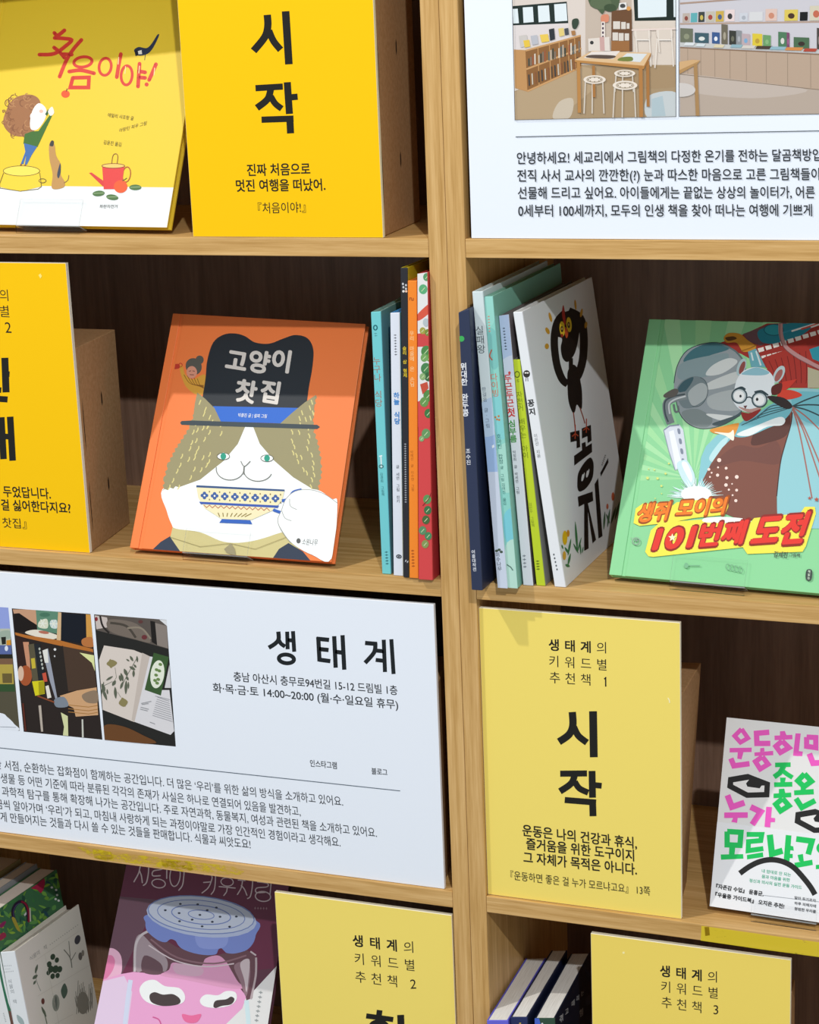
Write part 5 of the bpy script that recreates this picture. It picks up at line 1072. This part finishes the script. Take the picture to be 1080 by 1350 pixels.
F.ring(264, 470, 9, 11, 4, '#5a6a14'); scribble(F, (266, 488), (268, 500), 12, '#6a7a20', 2); F.row('자전거 배우는 아이', (272, 546), (296, 776), 29, '#6f7f10', .0); F.row('김민우 그림책', (314, 962), (324, 1042), 15, '#7d8a24', 0); scribble(F, (341, 1172), (344, 1212), 13, '#4f5a12', 4)
F = b.FC; F.poly([(300, 640), (330, 700), (350, 900), (360, 1080), (320, 1090)], '#6a4a44', smooth=True); F.poly([(325, 860), (340, 880), (345, 920), (328, 920)], '#c9ccc6'); F.poly([(340, 1085), (372, 1085), (420, 1250), (350, 1260)], '#c4c4c0')
b.done()
b = SpineBook('white picture book with a startled black rooster on its cover', ((731.5, 775), (746, 774), (676.5, 411.5), (688.5, 411)), .0018, zB, .222, '#e9ebed', '#dfe1e2', group=GR, yaw=1.2, ft=.002)
F = b.FS; F.crop(590, 330, 2.872)
F.ell(300, 468, 13, 14, '#33302c'); F.ell(296, 464, 4, 3, '#e8e4dc'); F.ell(304, 464, 4, 3, '#e8e4dc'); F.lines([((298, 482), (297, 496)), ((304, 482), (305, 496))], 2.5, '#33302c'); F.row('꽁지', (316, 578), (321, 611), 29, '#26282a', .03); F.row('이은선 지음', (334, 702), (346, 778), 18, '#6a7074', 0)
for k in range(5): F.ell(403 + k * 3, 1152 + k * 14, 3, 4, '#5f6468', n=8)
F = b.FC; F.crop(690, 370, 5.87)
BKc = '#1d1714'
F.stroke([(350, 235), (440, 290), (468, 420), (462, 600), (430, 720), (400, 760)], 62, BKc, smooth=True)
F.stroke([(330, 245), (265, 320), (240, 460), (258, 640), (300, 760), (345, 800)], 58, BKc, smooth=True)
F.poly([(270, 300), (340, 235), (410, 260), (440, 330), (430, 430), (400, 560), (345, 628), (305, 600), (290, 520), (300, 450), (260, 420)], BKc, smooth=True)
F.poly([(345, 700), (385, 650), (420, 680), (440, 760), (455, 860), (455, 980), (440, 990), (415, 960), (400, 1015), (380, 1018), (350, 930), (342, 800)], BKc, smooth=True); F.poly([(352, 600), (385, 600), (385, 680), (352, 680)], BKc)
F.poly([(300, 240), (308, 190), (318, 215), (328, 320), (320, 345), (306, 300)], '#b5332a', smooth=True)
for x, y in ((302, 372), (354, 340)): F.ell(x, y, 21, 58, '#e8c22e', -4); F.ell(x - 2, y + 3, 11, 24, '#3a2a12', -4); F.ell(x - 2, y, 4, 10, '#d8b070')
F.poly([(322, 360), (345, 380), (346, 425), (334, 445), (322, 410)], '#c9542c', smooth=True); F.ell(300, 425, 10, 14, '#a83a28')
for x, y, rx, ry, a in ((210, 283, 11, 38, -15), (188, 388, 14, 28, -25), (183, 508, 16, 22, 0), (404, 187, 8, 40, -5), (450, 250, 10, 34, 10), (485, 343, 11, 26, 10)): F.ell(x, y, rx, ry, '#cf9a2c', a)
F.stroke([(388, 1018), (396, 1080), (404, 1160)], 8, '#9a4a30'); F.stroke([(440, 985), (462, 1050), (478, 1105)], 8, '#9a4a30')
F.crop(700, 560, 6.136)
F.poly([(318, 62), (394, 44), (400, 180), (370, 190), (370, 130), (322, 142)], BKc); F.poly([(412, 30), (486, 0), (492, 128), (460, 148), (458, 92), (414, 112)], BKc)
F.poly([(350, 252), (415, 205), (412, 150), (442, 138), (446, 178), (494, 148), (496, 220), (352, 330)], BKc)
F.poly([(376, 470), (385, 390), (430, 310), (480, 265), (505, 300), (508, 370), (495, 440), (450, 510), (400, 540), (380, 520)], BKc, smooth=True)
for x, y in ((422, 405), (460, 375)): F.ell(x, y + 15, 10, 38, '#e4e6e6', 14); F.ell(x + 4, y - 20, 6, 18, BKc, 14)
F.poly([(380, 582), (500, 540), (505, 615), (462, 635), (528, 930), (500, 960), (462, 700), (464, 800), (468, 1000), (432, 1020), (432, 640), (388, 664)], BKc)
F.poly([(516, 480), (545, 430), (580, 900), (548, 920)], BKc); F.poly([(562, 390), (625, 268), (628, 305), (568, 418)], BKc)
for dx, a in ((360, 70), (450, 20)): F.lines([((dx, a - 70), (dx, a)), ((dx, a), (dx - 25, a + 25)), ((dx, a), (dx - 2, a + 45)), ((dx, a), (dx + 24, a + 22))], 8, '#b5482c')
F.ell(276, 914, 20, 58, '#e0b61c'); F.ell(302, 878, 12, 28, '#cf8f2a'); F.ell(272, 1058, 14, 36, '#d8a83a')
for q_ in ((275, 990, 310, 1045, 9), (300, 1060, 326, 920, 8), (300, 1140, 322, 1040, 9), (280, 1130, 316, 1148, 12), (345, 960, 385, 1040, 7), (378, 1030, 360, 780, 9), (378, 1030, 410, 910, 6), (250, 970, 262, 1005, 6), (405, 1050, 400, 960, 6), (415, 1040, 425, 985, 5)): leaf(F, *q_, '#3f7a4a')
for q_ in ((590, 850, 600, 700, 8), (620, 830, 640, 680, 8), (650, 800, 690, 660, 8), (680, 770, 720, 620, 9), (640, 800, 610, 720, 7)): leaf(F, *q_, '#4a6a4c')
F.ell(665, 580, 12, 34, '#c9603a'); F.ell(620, 660, 9, 22, '#c96a4a'); scribble(F, (575, 330), (605, 240), 14, '#8a8c8c', 6)
b.done()

# ------------------------------------------------------------------ bottom shelf, left: leaning books
zD = -3 * P
GB = 'books leaning at the left end of the bottom shelf'
b = SpineBook('tan paged book, farthest left of the leaning books on the bottom shelf', ((-66, 1270), (-38, 1274), (-88, 1186), (-60, 1190)), .01, zD, .125, '#9a8a6a', '#8a7a50', yaw=4.7, low=1, group=GB, name='paperback_book', pages='#b9a994', inset=.0008); b.done()
b = SpineBook('grey covered book left of the green jungle patterned book', ((-30, 1290), (-14, 1294), (-53, 1194), (-37.5, 1197)), .01, zD, .125, '#8a8c8c', '#85888a', yaw=4.7, low=1, group=GB, name='paperback_book', pages='#c3b7a8', inset=.0008); b.done()
b = SpineBook('book with a green jungle and rainbow snake cover, bottom left', ((-4, 1344), (17.5, 1348), (-35, 1203), (-11, 1206)), .010, zD, .126, '#e3e6e6', '#3f6f4a', yaw=4.7, low=1, group=GB, name='paperback_book', pages='#d8cdc2', inset=.0008)
F = b.FS; F.crop(0, 1200, 9); F.poly([(-20, 560), (0, 600), (10, 700), (50, 900), (100, 1100), (135, 1200), (180, 1360), (130, 1360), (100, 1220), (60, 1060), (10, 840), (-30, 640)], '#2f6f52'); F.poly([(100, 1190), (135, 1200), (178, 1360), (128, 1360)], '#6a4a40'); scribble(F, (40, 1215), (70, 1330), 20, '#9aa0a0', 6)
F = b.FC; F.crop(0, 1120, 15)
rnd = random.Random(12)
for i in range(170):
    x, y = rnd.uniform(-150, 1150), rnd.uniform(400, 2100); l = rnd.uniform(80, 220); a = rnd.uniform(0, 6.28)
    leaf(F, x, y, x + l * math.cos(a), y + l * math.sin(a), rnd.uniform(14, 45), rnd.choice(['#3f7a44', '#6a9a3c', '#234a5a', '#2a5f4a', '#8ab03c', '#2a5040', '#5f9a50', '#74a84a'])); F.k -= .7
F.k += 1
F.poly([(620, 760), (740, 680), (860, 570), (890, 640), (870, 760), (810, 860), (740, 800), (660, 780)], '#a8284a', smooth=True)
F.poly([(-20, 1500), (80, 1420), (120, 1440), (40, 1550)], '#8a2a5a', smooth=True); F.poly([(0, 1680), (90, 1640), (120, 1720), (0, 1800)], '#9a2a4a', smooth=True)
F.stroke([(270, 1350), (255, 1220), (310, 1090), (410, 1030), (500, 1080), (550, 1200), (560, 1340), (555, 1420)], 66, '#2a1f33', smooth=True); F.stroke([(420, 1025), (505, 1075), (560, 1200), (570, 1340), (565, 1440)], 34, '#8a2038', smooth=True); F.stroke([(280, 1340), (268, 1225), (320, 1105), (400, 1060)], 8, '#5a5a8a', smooth=True)
F.poly([(230, 1350), (290, 1350), (360, 1500), (400, 1610), (350, 1600), (290, 1500)], '#a89a3a', smooth=True); F.poly([(580, 1160), (605, 1155), (615, 1420), (590, 1430)], '#cfc8bc'); F.poly([(470, 1290), (520, 1230), (525, 1280), (490, 1320)], '#c9d0d0')
for x, y in ((1025, 750), (1110, 800), (1130, 900), (1160, 1010), (1100, 980)): F.ell(x, y, 24, 22, '#dfe4e0')
b.done()
b = SpineBook('white botanical book with small plant drawings on its cover, bottom left', ((18, 1350), (38, 1350), (0.5, 1255.5), (19, 1254)), .010, zD, .1265, '#e4e8ea', '#dcd8cc', yaw=4.7, low=1, group=GB, name='paperback_book', pages='#b5aea4', inset=.0012, top_dip=.004)
F = b.FS; F.crop(0, 1200, 9)
scribble(F, (40, 662), (140, 656), 14, '#9aa0a4', 5); scribble(F, (55, 700), (125, 694), 10, '#9aa0a4', 4); scribble(F, (50, 735), (165, 722), 14, '#a0a6aa', 6); F.row('식물의 책', (117, 845), (175, 1085), 56, '#8a9094', .0); leaf(F, 200, 1240, 290, 1380, 30, '#9fb0b0')
F = b.FC; F.crop(0, 1100, 5.4)
F.row('식물의 책', (222, 880), (322, 805), 36, '#8a8a84', .01); scribble(F, (350, 790), (560, 640), 8, '#a8a49a', 14)
G1, G2 = '#5f6a58', '#3f5040'
F.stroke([(265, 930), (258, 1030), (290, 1115)], 4, '#8a8f84', smooth=True); leaf(F, 250, 990, 268, 925, 9, G1); leaf(F, 232, 1030, 268, 1000, 12, G1); leaf(F, 238, 1070, 255, 1040, 8, G1)
for x, y, r in ((376, 872, 17), (350, 925, 17), (405, 895, 15), (362, 960, 20), (395, 960, 22), (425, 960, 18), (375, 1010, 16), (410, 1005, 15), (345, 985, 14)): F.ell(x, y, r, r * 1.3, G2, 15)
F.stroke([(455, 820), (500, 880), (512, 950)], 7, '#7a7a70', smooth=True); F.stroke([(490, 760), (500, 870)], 5, '#7a7a70'); F.stroke([(540, 840), (505, 900)], 5, '#7a7a70'); F.ell(552, 750, 20, 34, '#4a4a50', 15); F.ell(572, 868, 14, 28, '#6a6660'); F.ell(590, 845, 10, 22, '#8a857a')
leaf(F, 455, 1170, 460, 1060, 24, '#55685a'); F.ell(398, 1200, 26, 60, '#8f9488'); F.ell(398, 1200, 10, 50, '#6a7068')
F.ell(306, 1188, 12, 22, '#6a4038'); F.stroke([(300, 1230), (320, 1290), (335, 1350)], 6, G1, smooth=True); leaf(F, 295, 1225, 330, 1300, 9, G1)
for i in range(26): x = 545 + (i % 9) * 14; F.stroke([(x, 1280 - (i * 13 % 60)), (x + 12 - (i % 5) * 6, 1040 + (i * 31 % 160))], 3.5, '#77746a'); F.k -= 1
F.k += 1; F.ell(590, 1200, 42, 80, '#8a877c'); F.lines([((250, 900), (560, 690)), ((270, 1150), (640, 930)), ((390, 1350), (520, 1280)), ((320, 860), (420, 1350))], 2, '#c4beb2')
b.done()
# ------------------------------------------------------------------ bottom shelf, right: three paperbacks seen from above
GT = 'paperbacks on the bottom right shelf'
b = SpineBook('paperback with a violet spine, leftmost of three on the bottom right shelf', ((644, 1420), (672.3, 1420), (641.9, 1345.3), (670, 1345.3)), -.02, zD, .138, '#6a68d8', '#5a58c4', yaw=-.7, low=1, group=GT, name='paperback_book', inset=.0006); b.done()
b = SpineBook('navy paperback in the middle of three on the bottom right shelf', ((674, 1420), (696.5, 1420), (673, 1341), (695.3, 1341)), -.016, zD, .149, '#252f5c', '#1c2340', yaw=-.5, low=1, group=GT, name='paperback_book', inset=.0006)
F = b.FS; F.crop(620, 1190, 6); F.ell(395, 955, 8, 6, '#c9b04a'); b.done()
b = SpineBook('dark covered paperback with white cover lettering, nearest the yellow sign numbered 3', ((706.5, 1420), (733, 1420), (705, 1342.5), (731.7, 1342.5)), -.008, zD, .144, '#33503f', '#161d30', yaw=-1.4, low=1, group=GT, name='paperback_book', inset=.0006)
F = b.FS; F.crop(620, 1190, 6); F.poly([(510, 915), (545, 915), (560, 975), (510, 975)], '#4a6ad0'); F.ell(570, 960, 8, 10, '#d8dce0')
F = b.FC; F.crop(620, 1190, 6)
for ch, x, y, z in (('겪', 722, 915, 62), ('고', 765, 860, 52), ('때', 815, 795, 52), ('리', 852, 755, 48), ('는', 888, 715, 46), ('힘', 880, 870, 62)): F.char(ch, x, y, z, '#cfd2d4', .02, right=(.78, -.62), sx=.75)
F.ell(940, 770, 26, 44, '#3a4258', 20); b.done()

# ------------------------------------------------------------------ tidy
bpy.data.objects.remove(_fo, do_unlink=True); bpy.data.curves.remove(_fc); bpy.data.scenes.remove(_fs)
for o in bpy.data.objects:
    if '_o' in o: del o['_o']
